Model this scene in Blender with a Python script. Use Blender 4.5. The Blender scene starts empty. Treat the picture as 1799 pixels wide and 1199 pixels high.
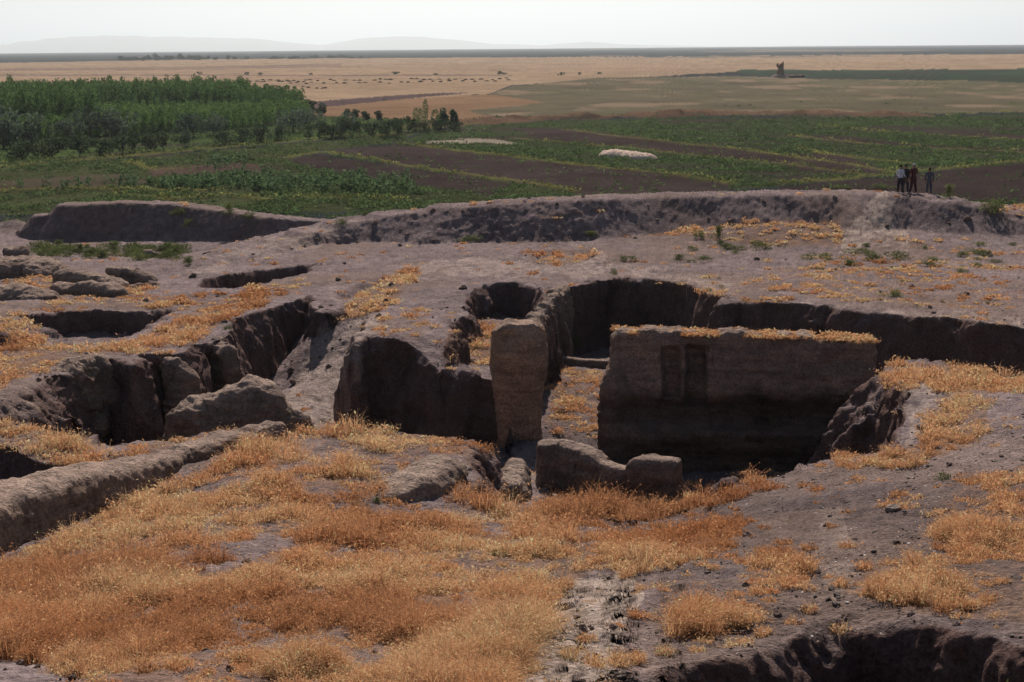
import bpy, math, random
import numpy as np

sc = bpy.context.scene
rng = np.random.default_rng(7)
random.seed(7)

# ------------------------------------------------------------------ camera
F, W, Hh = 2500.0, 1799.0, 1199.0           # focal length and frame in photograph pixels
CAMZ = 17.0                                 # eye height above the plain
PITCH, ROLL = math.atan((599.5-80.6)/F), -math.atan(15.3/1799)
cam = bpy.data.cameras.new('camera')
cam.sensor_width = 36.0
cam.lens = F/W*36.0
cam.clip_start, cam.clip_end = 0.5, 200000.0
cam_ob = bpy.data.objects.new('camera', cam)
sc.collection.objects.link(cam_ob)
cam_ob.location = (0, 0, CAMZ)
cx_, sx_ = math.cos(math.pi/2-PITCH), math.sin(math.pi/2-PITCH)
RX = np.array([[1, 0, 0], [0, cx_, -sx_], [0, sx_, cx_]])
cr, sr = math.cos(ROLL), math.sin(ROLL)
RZ = np.array([[cr, -sr, 0], [sr, cr, 0], [0, 0, 1]])
RC = RX @ RZ
from mathutils import Matrix
cam_ob.rotation_euler = Matrix(RC.tolist()).to_euler()
sc.camera = cam_ob

# ------------------------------------------------------------------ light
SUN_EL, SUN_AZ = math.radians(40), math.radians(-1)      # azimuth from +Y towards +X
world = bpy.data.worlds.new('World')
sc.world = world
world.use_nodes = True
nt = world.node_tree
sky = nt.nodes.new('ShaderNodeTexSky')
sky.sky_type = 'NISHITA'
sky.sun_disc = False
sky.sun_elevation = SUN_EL
sky.sun_rotation = SUN_AZ
sky.air_density, sky.dust_density, sky.ozone_density = 1.0, 0.4, 1.5
bg = nt.nodes['Background']
bg.inputs['Strength'].default_value = 0.05
tint_ = nt.nodes.new('ShaderNodeMix'); tint_.data_type = 'RGBA'; tint_.blend_type = 'MULTIPLY'; tint_.inputs[0].default_value = 1.0
tint_.inputs[7].default_value = (1.06, 0.96, 0.90, 1)
nt.links.new(sky.outputs[0], tint_.inputs[6]); nt.links.new(tint_.outputs[2], bg.inputs['Color'])
sun = bpy.data.lights.new('sun', 'SUN')
sun.energy, sun.angle, sun.color = 5.0, math.radians(0.53), (1.0, 0.90, 0.79)
sun_ob = bpy.data.objects.new('sun', sun)
sc.collection.objects.link(sun_ob)
from mathutils import Vector
sd = Vector((math.sin(SUN_AZ)*math.cos(SUN_EL), math.cos(SUN_AZ)*math.cos(SUN_EL), math.sin(SUN_EL)))
sun_ob.rotation_euler = sd.to_track_quat('Z', 'Y').to_euler()
sun_ob.location = (0, 60, 60)
sc.view_settings.view_transform = 'Standard'
sc.view_settings.look = 'None'
sc.view_settings.exposure = 0.38
sc.view_settings.gamma = 1.0
sc.cycles.max_bounces = 4
sc.cycles.diffuse_bounces = 1
sc.cycles.transmission_bounces = 2
sc.cycles.volume_bounces = 0
sc.cycles.use_denoising = True

# ------------------------------------------------------------------ projection helpers
def ray(px, py):
    px, py = np.asarray(px, float), np.asarray(py, float)
    d = np.stack([(px-899.5)/F, -(py-599.5)/F, -np.ones_like(px)], -1)
    return d @ RC.T

def at_depth(px, py, h):
    """world (x, y) where the line of sight meets the level h metres below the eye"""
    d = ray(px, py)
    t = -np.asarray(h, float)/d[..., 2]
    return d[..., 0]*t, d[..., 1]*t

def pt(px, py, h):
    x, y = at_depth(px, py, h)
    return float(x), float(y)

def project(x, y, z):
    v = np.stack([x, y, z-CAMZ], -1) @ RC
    w = -v[..., 2]
    w = np.where(np.abs(w) < 1e-3, 1e-3, w)
    return 899.5+F*v[..., 0]/w, 599.5-F*v[..., 1]/w

# ------------------------------------------------------------------ noise
def _hash(ix, iy, iz, seed):
    h = (ix*374761393 + iy*668265263 + iz*2147483647 + seed*1442695041) & 0xffffffff
    h = ((h ^ (h >> 13))*1274126177) & 0xffffffff
    return ((h ^ (h >> 16)) & 0xffffff)/float(0xffffff)

def noise3(x, y, z, seed=0):
    xi, yi, zi = np.floor(x).astype(np.int64), np.floor(y).astype(np.int64), np.floor(z).astype(np.int64)
    fx, fy, fz = x-xi, y-yi, z-zi
    fx, fy, fz = fx*fx*(3-2*fx), fy*fy*(3-2*fy), fz*fz*(3-2*fz)
    r = 0
    for a in (0, 1):
        wx = fx if a else 1-fx
        for b in (0, 1):
            wy = fy if b else 1-fy
            for c in (0, 1):
                wz = fz if c else 1-fz
                r = r + wx*wy*wz*_hash(xi+a, yi+b, zi+c, seed)
    return r*2-1

def noise2(x, y, seed=0):
    xi, yi = np.floor(x).astype(np.int64), np.floor(y).astype(np.int64)
    fx, fy = x-xi, y-yi
    fx, fy = fx*fx*(3-2*fx), fy*fy*(3-2*fy)
    z = np.zeros_like(xi)
    return ((1-fx)*((1-fy)*_hash(xi, yi, z, seed)+fy*_hash(xi, yi+1, z, seed)) +
            fx*((1-fy)*_hash(xi+1, yi, z, seed)+fy*_hash(xi+1, yi+1, z, seed)))*2-1

def fbm2(x, y, s, o=3, seed=0):
    r, a, t = 0, 1.0, 0
    for k in range(o):
        r = r + a*noise2(x/s+k*17.3, y/s-k*9.1, seed+k); t += a
        a *= 0.55; s *= 0.5
    return r/t

def fbm3(x, y, z, s, o=3, seed=0):
    r, a, t = 0, 1.0, 0
    for k in range(o):
        r = r + a*noise3(x/s+k*17.3, y/s-k*9.1, z/s+k*3.7, seed+k); t += a
        a *= 0.55; s *= 0.5
    return r/t

def smooth(a, b, x):
    t = np.clip((x-a)/(b-a), 0, 1)
    return t*t*(3-2*t)

# ------------------------------------------------------------------ terrain: undisturbed surface
def rbf(pts, c):
    P = np.array([(p[0], p[1]) for p in pts]); v = np.array([p[2] for p in pts])
    m = v.mean()
    d = np.sqrt(((P[:, None]-P[None])**2).sum(-1)+c*c)
    w = np.linalg.solve(d+1e-6*np.eye(len(P)), v-m)
    def f(x, y):
        r = np.full(np.shape(x), m)
        for (a, b), k in zip(P, w):
            r = r+k*np.sqrt((x-a)**2+(y-b)**2+c*c)
        return r
    return f

BASE_PX = [
 (0,1199,6.4),(450,1199,6.3),(900,1199,6.35),(1300,1199,6.25),(1799,1199,6.1),(-500,1199,6.6),(2300,1199,6.0),
 (200,1100,7.7),(700,1100,7.5),(950,1120,7.3),(1010,1100,6.8),(1200,1100,7.0),(500,1050,7.95),(700,1000,8.6),
 (0,995,9.6),(150,930,9.85),(300,870,10.05),(430,800,10.1),(300,950,9.1),(500,950,8.95),(120,1010,9.0),(500,850,9.6),(700,820,9.95),
 (-400,1050,9.3),(-400,900,9.5),(-400,760,9.7),
 (0,775,9.85),(100,805,9.85),(250,790,10.0),(330,765,10.15),(540,757,10.35),(700,765,10.35),(870,776,10.35),
 (1000,915,10.0),(850,915,10.1),(750,890,10.1),(1150,915,10.0),(1240,890,9.9),(1000,960,9.25),(1000,1040,8.1),(850,1000,8.7),
 (1300,950,8.75),(1390,830,9.8),(1450,810,9.75),(1560,765,9.85),(1600,690,9.65),(1650,650,9.85),(1799,665,9.75),(1799,740,9.1),
 (1799,850,8.1),(1799,1000,7.0),(1450,900,8.9),(1450,1000,7.75),(1200,1000,7.95),(1100,1060,7.15),(2300,740,9.0),(2300,900,7.7),(2300,1050,6.6),
 (640,587,10.35),(700,560,10.5),(720,600,10.35),(770,640,10.95),(860,645,11.05),(560,540,10.8),(545,517,10.85),(400,566,10.4),(330,609,10.15),(250,622,10.0),(170,632,9.95),(130,643,9.9),(0,695,9.6),(-300,760,9.4),
 (0,640,9.95),(0,560,10.4),(150,580,10.35),(300,560,10.55),(400,540,10.7),(540,500,11.0),(200,500,11.7),(0,470,11.7),(150,455,12.8),(300,480,11.6),(-400,560,10.2),(-400,470,11.2),
 (650,450,11.5),(800,430,11.6),(700,480,11.1),(850,480,10.9),(690,540,10.9),(740,475,11.1),(420,455,12.0),
 (985,490,10.7),(1130,483,10.7),(1300,510,10.4),(1270,520,10.4),(1500,535,10.25),(1799,570,10.05),(1799,490,10.55),(1799,440,11.1),(1500,440,11.1),(1250,450,11.1),(1000,432,11.4),(1300,402,10.55),(1420,397,10.45),(1210,410,10.8),(1300,434,11.15),(1450,434,11.1),(1500,480,10.75),(2300,620,9.8),(2300,480,10.5),
 (50,395,13.0),(0,400,13.0),(60,432,13.4),(250,447,13.4),(380,440,13.2),(440,425,12.7),(-300,400,13.2),(500,420,12.1),
 (1780,360,10.9),
]
BASE_W = [(-30,104,13.5),(-20,102,13.3),(-36,108,13.9),(-44,104,13.6),(0,2,1.7),(-12,2,2.2),(12,2,1.8),(0,-8,1.6)]
for x_ in range(-90, 121, 30):
    y0 = 100 if x_ > -10 else 111
    BASE_W += [(x_, y0, 12.6 if x_ < 15 else 11.8), (x_, y0+8, 14.6), (x_, y0+18, 17.0), (x_, y0+40, 17.2), (x_, y0+70, 17.0)]
bp = [(*pt(a, b, h), h) for a, b, h in BASE_PX] + BASE_W
_fb = rbf(bp, 1.2)
GX0, GX1, GY0, GY1, GS = -110.0, 130.0, -10.0, 190.0, 0.5
gx = np.arange(GX0, GX1+GS, GS); gy = np.arange(GY0, GY1+GS, GS)
GB = _fb(*np.meshgrid(gx, gy, indexing='ij'))

def bil(G, x, y):
    u = np.clip((x-GX0)/GS, 0, G.shape[0]-1.001); v = np.clip((y-GY0)/GS, 0, G.shape[1]-1.001)
    i, j = u.astype(int), v.astype(int); u, v = u-i, v-j
    return G[i, j]*(1-u)*(1-v)+G[i+1, j]*u*(1-v)+G[i, j+1]*(1-u)*v+G[i+1, j+1]*u*v

# excavated pits: rim in plan, floor levels, horizontal run of each side
PITS = []
def pit(rim, floor, w=0.45, ws=None, warp=0.22, seed=1):
    P = np.array([pt(*p) if len(p) == 3 else (p[0], p[1]) for p in rim])
    n = len(P)
    ww = np.full(n, w)
    for k, v in (ws or {}).items():
        ww[k] = v
    fl = [(*pt(*p), p[2]) for p in floor]
    ff = rbf(fl, 0.8) if len(fl) > 2 else (lambda x, y, h=fl[0][2]: np.full(np.shape(x), h))
    PITS.append((P, ww, ff, warp, seed))

# left pit with the earth ramp coming down into it
pit([(185,800,10.05),(260,780,10.1),(330,768,10.15),(440,758,10.25),(540,757,10.35),(600,755,10.35),(700,765,10.35),(800,774,10.35),(935,780,10.35),
     (930,700,10.6),(905,652,11.1),(815,652,11.1),(770,643,10.95),(735,615,10.6),(700,600,10.4),(645,595,10.32),(620,602,10.32),
     (650,562,10.55),(690,535,10.8),(735,480,11.1),(700,470,11.2),(640,500,11.1),(590,513,11.0),(600,545,10.9),(562,552,10.85),
     (555,530,10.85),(545,516,10.85),(470,540,10.65),(405,563,10.4),(395,600,10.3),(335,607,10.15),(320,622,10.1),(250,624,10.0),(225,640,9.98),(170,628,9.95),(130,643,9.9),(60,672,9.7),(0,697,9.6),(-200,760,9.4),(-200,775,9.8),(0,752,9.9),(110,772,9.9)],
    [(150,790,12.4),(60,770,11.6),(220,790,12.5),(330,740,12.6),(450,720,13.0),(500,680,13.3),(560,760,13.5),(590,700,13.0),(600,640,12.3),(640,580,11.4),(660,545,10.95),(690,500,11.1),(570,580,11.5),(700,740,13.5),(860,775,13.5),(480,640,13.3),(740,475,11.1),(600,530,11.0),(640,520,11.05)],
    w=0.42, ws={8:0.8, 16:0.5, 17:0.6, 18:1.5, 20:0.5, 21:0.6, 10:0.8, 11:0.8, 12:1.0, 13:0.9, 14:0.7, 15:0.8, 37:2.5, 38:1.5, 39:2.0, 40:1.4, 27:0.7, 28:0.8, 29:0.6, 30:0.9, 31:0.6, 32:0.9, 33:0.7, 34:0.9, 35:1.0, 36:1.1}, seed=11, warp=.23)
# alcove sunk into the block beside the pillar
pit([(815,642,11.05),(783,641,10.95),(778,612,10.75),(797,575,10.6),(818,552,10.65),(822,512,10.7),(850,499,10.7),(900,497,10.7),(955,503,10.7),(957,540,10.6),(930,575,10.6),(900,660,11.2),(860,664,11.25)],
    [(830,605,11.6),(860,645,11.75),(790,645,11.3),(880,545,12.4),(920,540,12.4),(840,540,12.2)], w=0.5, ws={0:0.05,10:0.3,11:0.05,12:0.05,1:0.1}, warp=0.34, seed=12)
# big room, passage and the hollow in front of it
pit([(985,503,10.65),(1050,492,10.65),(1130,489,10.6),(1200,500,10.55),(1268,522,10.4),(1262,533,10.35),(1300,527,10.35),(1400,533,10.3),(1500,542,10.2),(1650,558,10.15),(1799,578,10.05),(2300,650,9.8),
     (2300,720,9.75),(1799,664,9.78),(1650,640,9.9),(1575,633,10.0),(1552,650,9.95),(1585,668,9.8),(1600,690,9.7),(1588,740,9.8),(1575,795,9.8),
     (1450,810,9.78),(1395,828,9.82),(1300,857,9.9),(1240,886,9.95),(1150,911,10.0),(1000,912,10.02),(850,912,10.1),(838,892,10.1),(828,855,10.15),(818,812,10.25),(825,785,10.3),(835,740,10.4),(862,660,10.5),(915,600,10.5),(950,560,10.55)],
    [(1000,615,13.8),(1060,622,13.8),(1010,600,13.8),(1000,650,13.1),(1060,655,13.1),(1000,750,13.0),(1000,690,13.1),(945,795,13.3),(1150,890,12.3),(1000,890,11.9),(870,880,11.4),(800,860,11.2),(1240,862,13.9),(1450,790,13.9),(1150,820,14.0),(1330,840,13.9),(1700,620,13.2),(1500,610,13.2),(1200,580,13.2),(1540,720,12.9),(2300,700,13)],
    w=0.6, ws={4:0.3,15:0.8,16:2.2,17:1.6,18:0.5,19:0.5,20:3.4,21:1.2,22:1.0,23:1.2,24:2.6,25:2.8,26:2.8,27:2.5,28:0.6,29:0.5,30:0.6,31:0.9,32:0.5,33:0.4,34:0.3}, seed=13)
# small pit against the long low wall at the left edge
pit([(-250,775,9.75),(0,792,9.85),(70,812,9.85),(132,826,9.85),(90,845,9.6),(0,868,9.3),(-250,930,8.9)], [(0,860,11.9)], w=0.3, seed=14)
# cut along the foot of that wall
pit([(-300,1010,9.55),(0,950,9.4),(150,900,9.6),(300,850,9.9),(330,862,10.0),(160,922,9.85),(0,988,9.65),(-300,1120,9.0)], [(0,985,10.05),(-200,1050,10.0),(150,920,10.1),(300,862,10.25)], w=0.35, warp=0.1, seed=15)
# hollows on the far-left terrace
pit([(30,553,10.4),(110,541,10.45),(160,538,10.5),(250,545,10.5),(330,535,10.6),(240,590,10.4),(190,607,10.3),(90,615,10.2),(30,600,10.2)], [(100,592,11.6),(240,590,11.5),(180,605,11.2),(60,600,11.1),(320,545,10.9)], w=0.35, ws={4:0.8,5:1.0,6:1.5,7:1.5,8:1.5}, seed=16)
pit([(340,500,11.3),(370,488,11.35),(450,475,11.5),(556,463,11.5),(548,478,11.3),(470,500,11.1),(400,512,11.1),(355,508,11.15)], [(450,492,12.3),(370,500,12.2),(530,474,12.1)], w=0.35, ws={4:0.6,5:1.2,6:1.2,7:0.8}, seed=17)
pit([(-60,468,11.3),(40,466,11.3),(60,478,11.2),(0,492,11.1),(-60,495,11.0)], [(0,485,11.7)], w=0.3, seed=18)
pit([(-60,578,10.2),(0,573,10.2),(30,592,10.15),(45,603,10.1),(0,615,10.0),(-60,620,10)], [(0,600,10.7)], w=0.3, ws={3:1.0}, seed=19)
pit([(925,440,11.2),(985,434,11.3),(1060,440,11.2),(1040,455,11.1),(980,470,10.95),(930,462,11.05)], [(985,455,11.5)], w=0.7, ws={3:1.5,4:1.5}, seed=20)
# shaded hollow right in front of the viewer
pit([(1020,1215,6.3),(1120,1195,6.35),(1180,1165,6.55),(1240,1150,6.6),(1335,1117,6.8),(1400,1098,6.92),(1450,1078,7.06),(1520,1086,7.0),(1600,1098,6.85),(1700,1112,6.7),(1799,1128,6.5),(2300,1120,6.3),(2300,1500,4.7),(1020,1500,4.7)],
    [(1400,1160,9.8),(1750,1180,9.6),(1150,1230,8.8),(1400,1500,7.6),(1800,1500,7.2)], w=0.6, ws={0:0.9,1:0.9,6:0.7}, warp=0.3, seed=22)

# low scarp between the foreground grass and the pale crust
pit([(1005,1022,8.2),(982,1065,7.75),(958,1115,7.2),(925,1190,6.5),(900,1260,5.9),(830,1260,5.9),(880,1180,6.6),(930,1085,7.5),(965,1030,8.15)], [(960,1090,7.95),(925,1170,7.2),(985,1045,8.4),(880,1250,6.45)], w=0.16, ws={4:0.3,5:1.4,6:1.4,7:1.4,8:0.6}, warp=0.12, seed=23)
RIDGE = [(300,476,11.75),(420,440,11.75),(500,412,11.45),(560,397,11.1),(620,381,10.7),(700,369,10.35),(800,357,9.85),(900,349,9.54),(1050,341,9.2),(1200,337,9.1),(1350,334,8.97),(1500,333,8.95),(1590,338,9.1),(1640,345,9.25),(1690,353,9.5),(1750,366,9.9),(1830,388,10.4),(2300,415,11)]
RP = np.array([(*pt(a, b, h), h) for a, b, h in RIDGE])
RP[:, 1] -= 1.5
MOUND = [(66,398,12.9),(92,374,11.9),(130,356,11.15),(220,351.5,11.0),(310,354,11.05),(400,365,11.35),(480,377,11.65),(560,384,11.9)]
MP = np.array([(*pt(a, b, h), h) for a, b, h in MOUND])
MP[:, 1] -= 1.0
FANX = pt(1515, 380, 9.8)[0]

def seg_d(x, y, a, b):
    ax, ay = a[0], a[1]; dx, dy = b[0]-ax, b[1]-ay
    t = np.clip(((x-ax)*dx+(y-ay)*dy)/(dx*dx+dy*dy+1e-9), 0, 1)
    return np.hypot(x-ax-t*dx, y-ay-t*dy), t

def inside(x, y, P):
    r = np.zeros(np.shape(x), bool)
    n = len(P)
    for i in range(n):
        x1, y1 = P[i]; x2, y2 = P[(i+1) % n]
        if y1 == y2: continue
        r ^= ((y1 > y) != (y2 > y)) & (x < (x2-x1)*(y-y1)/(y2-y1)+x1)
    return r

BUNDS = [  # low grassy banks between the fields, photograph pixels on the plain
 ([(505,280),(560,268),(620,276),(700,290),(800,306),(900,320),(1010,338)],.5),
 ([(700,252),(780,262),(860,272),(960,284),(1060,296),(1170,305),(1290,325)],.45),
 ([(990,228),(1090,241),(1190,252),(1290,262),(1400,277),(1500,291),(1570,303)],.4),
 ([(900,243),(1000,252),(1100,260),(1200,272),(1310,283),(1400,292),(1500,306)],.35),
 ([(1370,326),(1480,317),(1580,307),(1690,294),(1799,284),(1950,270)],.5),
 ([(1380,238),(1500,252),(1650,262),(1799,268)],.4),
 ([(1440,221),(1540,231),(1650,237),(1799,247)],.35),
 ([(1400,262),(1480,275),(1600,288)],.3),
 ([(-60,303),(100,286),(225,277),(360,264),(500,252),(640,240),(740,228),(900,214)],.45),
 ([(-60,290),(120,280),(220,274),(350,260),(500,248),(620,236)],.3),
 ([(225,285),(270,300),(330,296)],.3),
 ([(-40,338),(80,334),(200,335),(300,337),(380,336)],.5),
 ([(200,343),(300,350),(400,345),(480,352),(600,350),(720,355)],.4),
 ([(1640,205),(1799,193),(1900,185)],.3),
]
BW = [([pt(a, b, 17.0) for a, b in l], h) for l, h in BUNDS]
BANK = [pt(a, b, 17.0) for a, b in [(760,222),(880,213),(980,208),(1080,207),(1180,204),(1300,201),(1420,202),(1500,203),(1580,203)]]

def height(x, y):
    """ground level z at world x, y"""
    x, y = np.asarray(x, float), np.asarray(y, float)
    h = np.where(y < GY1-6, bil(GB, x, y), 17.0)
    far = np.hypot(x, y)
    # the mound ends at the plain
    plain = 17.0-0.0*far
    k = smooth(150, 182, y)
    h = np.minimum(h*(1-k)+plain*k, 17.0)
    h = h+0.10*fbm2(x, y, 3.0, 2, 40)*smooth(125, 100, y)
    m = (y > 60) & (y < 125)
    if m.any():
        xs, ys = x[m], y[m]
        best = np.full(xs.shape, 99.0)
        ks_ = 0.66-0.26*np.exp(-((xs-FANX)/1.3)**2)+0.10*fbm2(xs, ys, 5.0, 2, 42)
        wob = 0.35*fbm2(xs, ys, 2.2, 3, 41)
        for i in range(len(RP)-1):
            d, t = seg_d(xs, ys, RP[i], RP[i+1])
            best = np.minimum(best, RP[i][2]*(1-t)+RP[i+1][2]*t+ks_*np.maximum(0, d-1.6+0.9*wob*smooth(0.6, 2.2, d)))
        for i in range(len(MP)-1):
            d, t = seg_d(xs, ys, MP[i], MP[i+1])
            best = np.minimum(best, MP[i][2]*(1-t)+MP[i+1][2]*t+1.02*np.maximum(0, d-0.9+0.5*wob))
        h[m] = np.minimum(h[m], best)
    for P, ww, ff, warp, seed in PITS:
        lo, hi = P.min(0)-0.6, P.max(0)+0.6
        m = (x > lo[0]) & (x < hi[0]) & (y > lo[1]) & (y < hi[1])
        if not m.any(): continue
        xs, ys = x[m], y[m]
        wx = xs+1.5*warp*fbm2(xs, ys, 1.5, 4, seed); wy = ys+1.5*warp*fbm2(xs, ys, 1.5, 4, seed+50)
        t = np.full(xs.shape, 9.0)
        for i in range(len(P)):
            d, _ = seg_d(wx, wy, P[i], P[(i+1) % len(P)])
            t = np.minimum(t, d/ww[i])
        ins = inside(wx, wy, P)
        t = np.where(ins, np.clip(t*(1+0.9*fbm2(xs, ys, 1.1, 3, seed+31)*(warp > .15)*np.clip(1.5-t, 0, 1)), 0, 1), 0)
        t = t**1.45 if warp > .19 else t
        b = h[m]
        fl = ff(xs, ys)+0.06*fbm2(xs, ys, 0.9, 2, seed+9)
        h[m] = np.maximum(b, b+(fl-b)*t)
    z = CAMZ-h
    m = (y > 125) & (y < 700)
    if m.any():
        xs, ys = x[m], y[m]
        add = np.zeros(xs.shape)
        for l, hh in BW:
            for i in range(len(l)-1):
                d, _ = seg_d(xs, ys, l[i], l[i+1])
                add = np.maximum(add, 0.8*hh*np.exp(-(d/0.7)**2))
        d = np.full(xs.shape, 99.0)
        for i in range(len(BANK)-1):
            d = np.minimum(d, seg_d(xs, ys, BANK[i], BANK[i+1])[0])
        add = np.maximum(add, 1.6*np.exp(-((d+2*fbm2(xs, ys, 11, 3, 47))/5.0)**4)*(0.7+0.6*fbm2(xs, ys, 6, 2, 44)))
        z[m] += add*(0.8+0.5*fbm2(xs, ys, 2.5, 2, 45))+0.10*fbm2(xs, ys, 7.0, 2, 46)
    return z-(x*x+y*y)/(2*7.4e6)            # the curve of the earth sets the horizon

def hit(px, py, r0=8.0, r1=135.0):
    """world point where the line of sight through a photograph pixel meets the ground"""
    d = ray(px, py); hd = math.hypot(d[0], d[1])
    r = np.arange(r0, r1, 0.04)
    x, y = d[0]/hd*r, d[1]/hd*r
    zr = CAMZ+d[2]/hd*r
    g = height(x, y)
    k = np.argmax(zr < g)
    if not (zr < g).any():
        t = -CAMZ/d[2]; return float(d[0]*t), float(d[1]*t), 0.0
    return float(x[k]), float(y[k]), float(g[k])

# ------------------------------------------------------------------ object helpers
def mesh_np(name, V, tris=None, quads=None, mat=None, cols=None, smooth_=True, parent=None, mats=None, midx=None):
    me = bpy.data.meshes.new(name)
    V = np.asarray(V, np.float32)
    me.vertices.add(len(V)); me.vertices.foreach_set('co', V.ravel())
    loops, starts, n = [], [], 0
    if quads is not None and len(quads):
        q = np.asarray(quads, np.int32); loops.append(q.ravel()); starts.append(np.arange(len(q))*4); n += len(q)*4
    if tris is not None and len(tris):
        t = np.asarray(tris, np.int32); loops.append(t.ravel()); starts.append(n+np.arange(len(t))*3)
    loops = np.concatenate(loops); starts = np.concatenate(starts)
    me.loops.add(len(loops)); me.loops.foreach_set('vertex_index', loops.astype(np.int32))
    me.polygons.add(len(starts)); me.polygons.foreach_set('loop_start', starts.astype(np.int32))
    me.polygons.foreach_set('use_smooth', np.full(len(starts), smooth_))
    me.update(calc_edges=True)
    if cols is not None:
        a = me.color_attributes.new('col', 'FLOAT_COLOR', 'POINT')
        c = np.ones((len(V), 4), np.float32); c[:, :cols.shape[1]] = cols
        a.data.foreach_set('color', c.ravel())
    if mats:
        for m_ in mats: me.materials.append(m_)
        me.polygons.foreach_set('material_index', np.asarray(midx, np.int32))
    elif mat: me.materials.append(mat)
    ob = bpy.data.objects.new(name, me)
    sc.collection.objects.link(ob)
    if parent: ob.parent = parent
    return ob

def tag(o, label=None, cat=None, group=None, kind=None):
    if label: o['label'] = label
    if cat: o['category'] = cat
    if group: o['group'] = group
    if kind: o['kind'] = kind
    return o

def empty(name, loc, label, cat, group=None):
    o = bpy.data.objects.new(name, None)
    o.empty_display_size = 0.3
    sc.collection.objects.link(o); o.location = loc
    return tag(o, label, cat, group)

# ------------------------------------------------------------------ materials
def new_mat(name):
    m = bpy.data.materials.new(name); m.use_nodes = True
    t = m.node_tree; b = t.nodes['Principled BSDF']
    b.inputs['Specular IOR Level'].default_value = 0.0
    b.inputs['Roughness'].default_value = 0.95
    return m, t, b

def N(t, kind, **kw):
    n = t.nodes.new(kind)
    for k, v in kw.items(): setattr(n, k, v)
    return n

def mix_mul(t, a, b, fac=1.0):
    m = N(t, 'ShaderNodeMix', data_type='RGBA', blend_type='MULTIPLY')
    m.inputs[0].default_value = fac
    t.links.new(a, m.inputs[6]); t.links.new(b, m.inputs[7])
    return m.outputs[2]

def noise_ramp(t, co, scale, detail, lo, hi, p0=0.3, p1=0.7):
    n = N(t, 'ShaderNodeTexNoise'); n.inputs['Scale'].default_value = scale; n.inputs['Detail'].default_value = detail
    n.inputs['Roughness'].default_value = 0.65
    t.links.new(co, n.inputs['Vector'])
    r = N(t, 'ShaderNodeValToRGB')
    r.color_ramp.elements[0].position, r.color_ramp.elements[1].position = p0, p1
    r.color_ramp.elements[0].color = (*lo, 1); r.color_ramp.elements[1].color = (*hi, 1)
    t.links.new(n.outputs['Fac'], r.inputs['Fac'])
    return r.outputs['Color'], n.outputs['Fac']

def soil_mat(name, vcol=True, rgb=(0.2, 0.16, 0.14), bump=0.09, strata=False):
    m, t, b = new_mat(name)
    g = N(t, 'ShaderNodeNewGeometry'); co = g.outputs['Position']
    if vcol:
        a = N(t, 'ShaderNodeVertexColor', layer_name='col'); c = a.outputs['Color']
    else:
        r = N(t, 'ShaderNodeRGB'); r.outputs[0].default_value = (*rgb, 1); c = r.outputs[0]
    c1, f1 = noise_ramp(t, co, 1.7, 6, (0.72, 0.72, 0.74), (1.25, 1.22, 1.18))
    c2, f2 = noise_ramp(t, co, 14.0, 4, (0.60, 0.59, 0.60), (1.42, 1.42, 1.40))
    c = mix_mul(t, c, c1); c = mix_mul(t, c, c2)
    if strata:
        mp = N(t, 'ShaderNodeMapping'); mp.inputs['Scale'].default_value = (0.5, 0.5, 5.5)
        t.links.new(co, mp.inputs['Vector'])
        c3, f3 = noise_ramp(t, mp.outputs[0], 1.0, 4, (0.74, 0.72, 0.72), (1.18, 1.18, 1.17))
        c = mix_mul(t, c, c3)
    t.links.new(c, b.inputs['Base Color'])
    v = N(t, 'ShaderNodeTexVoronoi'); v.inputs['Scale'].default_value = 9.0
    t.links.new(co, v.inputs['Vector'])
    ad = N(t, 'ShaderNodeMath', operation='ADD'); t.links.new(f2, ad.inputs[0])
    mu = N(t, 'ShaderNodeMath', operation='MULTIPLY'); mu.inputs[1].default_value = 0.35
    t.links.new(v.outputs['Distance'], mu.inputs[0]); t.links.new(mu.outputs[0], ad.inputs[1])
    if strata:
        ve = N(t, 'ShaderNodeTexVoronoi', feature='DISTANCE_TO_EDGE'); ve.inputs['Scale'].default_value = 1.0
        m2 = N(t, 'ShaderNodeMapping'); m2.inputs['Scale'].default_value = (1.9, 1.9, 0.45)
        nw = N(t, 'ShaderNodeTexNoise'); nw.inputs['Scale'].default_value = 3.0
        t.links.new(co, nw.inputs['Vector'])
        vm = N(t, 'ShaderNodeMix', data_type='VECTOR'); vm.inputs[0].default_value = 0.45
        t.links.new(co, vm.inputs[4]); t.links.new(nw.outputs['Color'], vm.inputs[5])
        t.links.new(vm.outputs[1], m2.inputs['Vector']); t.links.new(m2.outputs[0], ve.inputs['Vector'])
        rc = N(t, 'ShaderNodeValToRGB'); rc.color_ramp.elements[0].color = (.35, .33, .33, 1); rc.color_ramp.elements[1].color = (1, 1, 1, 1); rc.color_ramp.elements[1].position = 0.018
        t.links.new(ve.outputs['Distance'], rc.inputs['Fac'])
        t.links.new(mix_mul(t, c, rc.outputs['Color'], .38), b.inputs['Base Color'])
        a2 = N(t, 'ShaderNodeMath', operation='MULTIPLY_ADD'); a2.inputs[1].default_value = 0.35
        t.links.new(rc.outputs['Color'], a2.inputs[0]); t.links.new(ad.outputs[0], a2.inputs[2])
        a3 = N(t, 'ShaderNodeMath', operation='MULTIPLY_ADD'); a3.inputs[1].default_value = 1.2
        t.links.new(f3, a3.inputs[0]); t.links.new(a2.outputs[0], a3.inputs[2])
        ad = a3
    bp_ = N(t, 'ShaderNodeBump'); bp_.inputs['Strength'].default_value = 1.0; bp_.inputs['Distance'].default_value = bump
    t.links.new(ad.outputs[0], bp_.inputs['Height']); t.links.new(bp_.outputs[0], b.inputs['Normal'])
    return m

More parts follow.
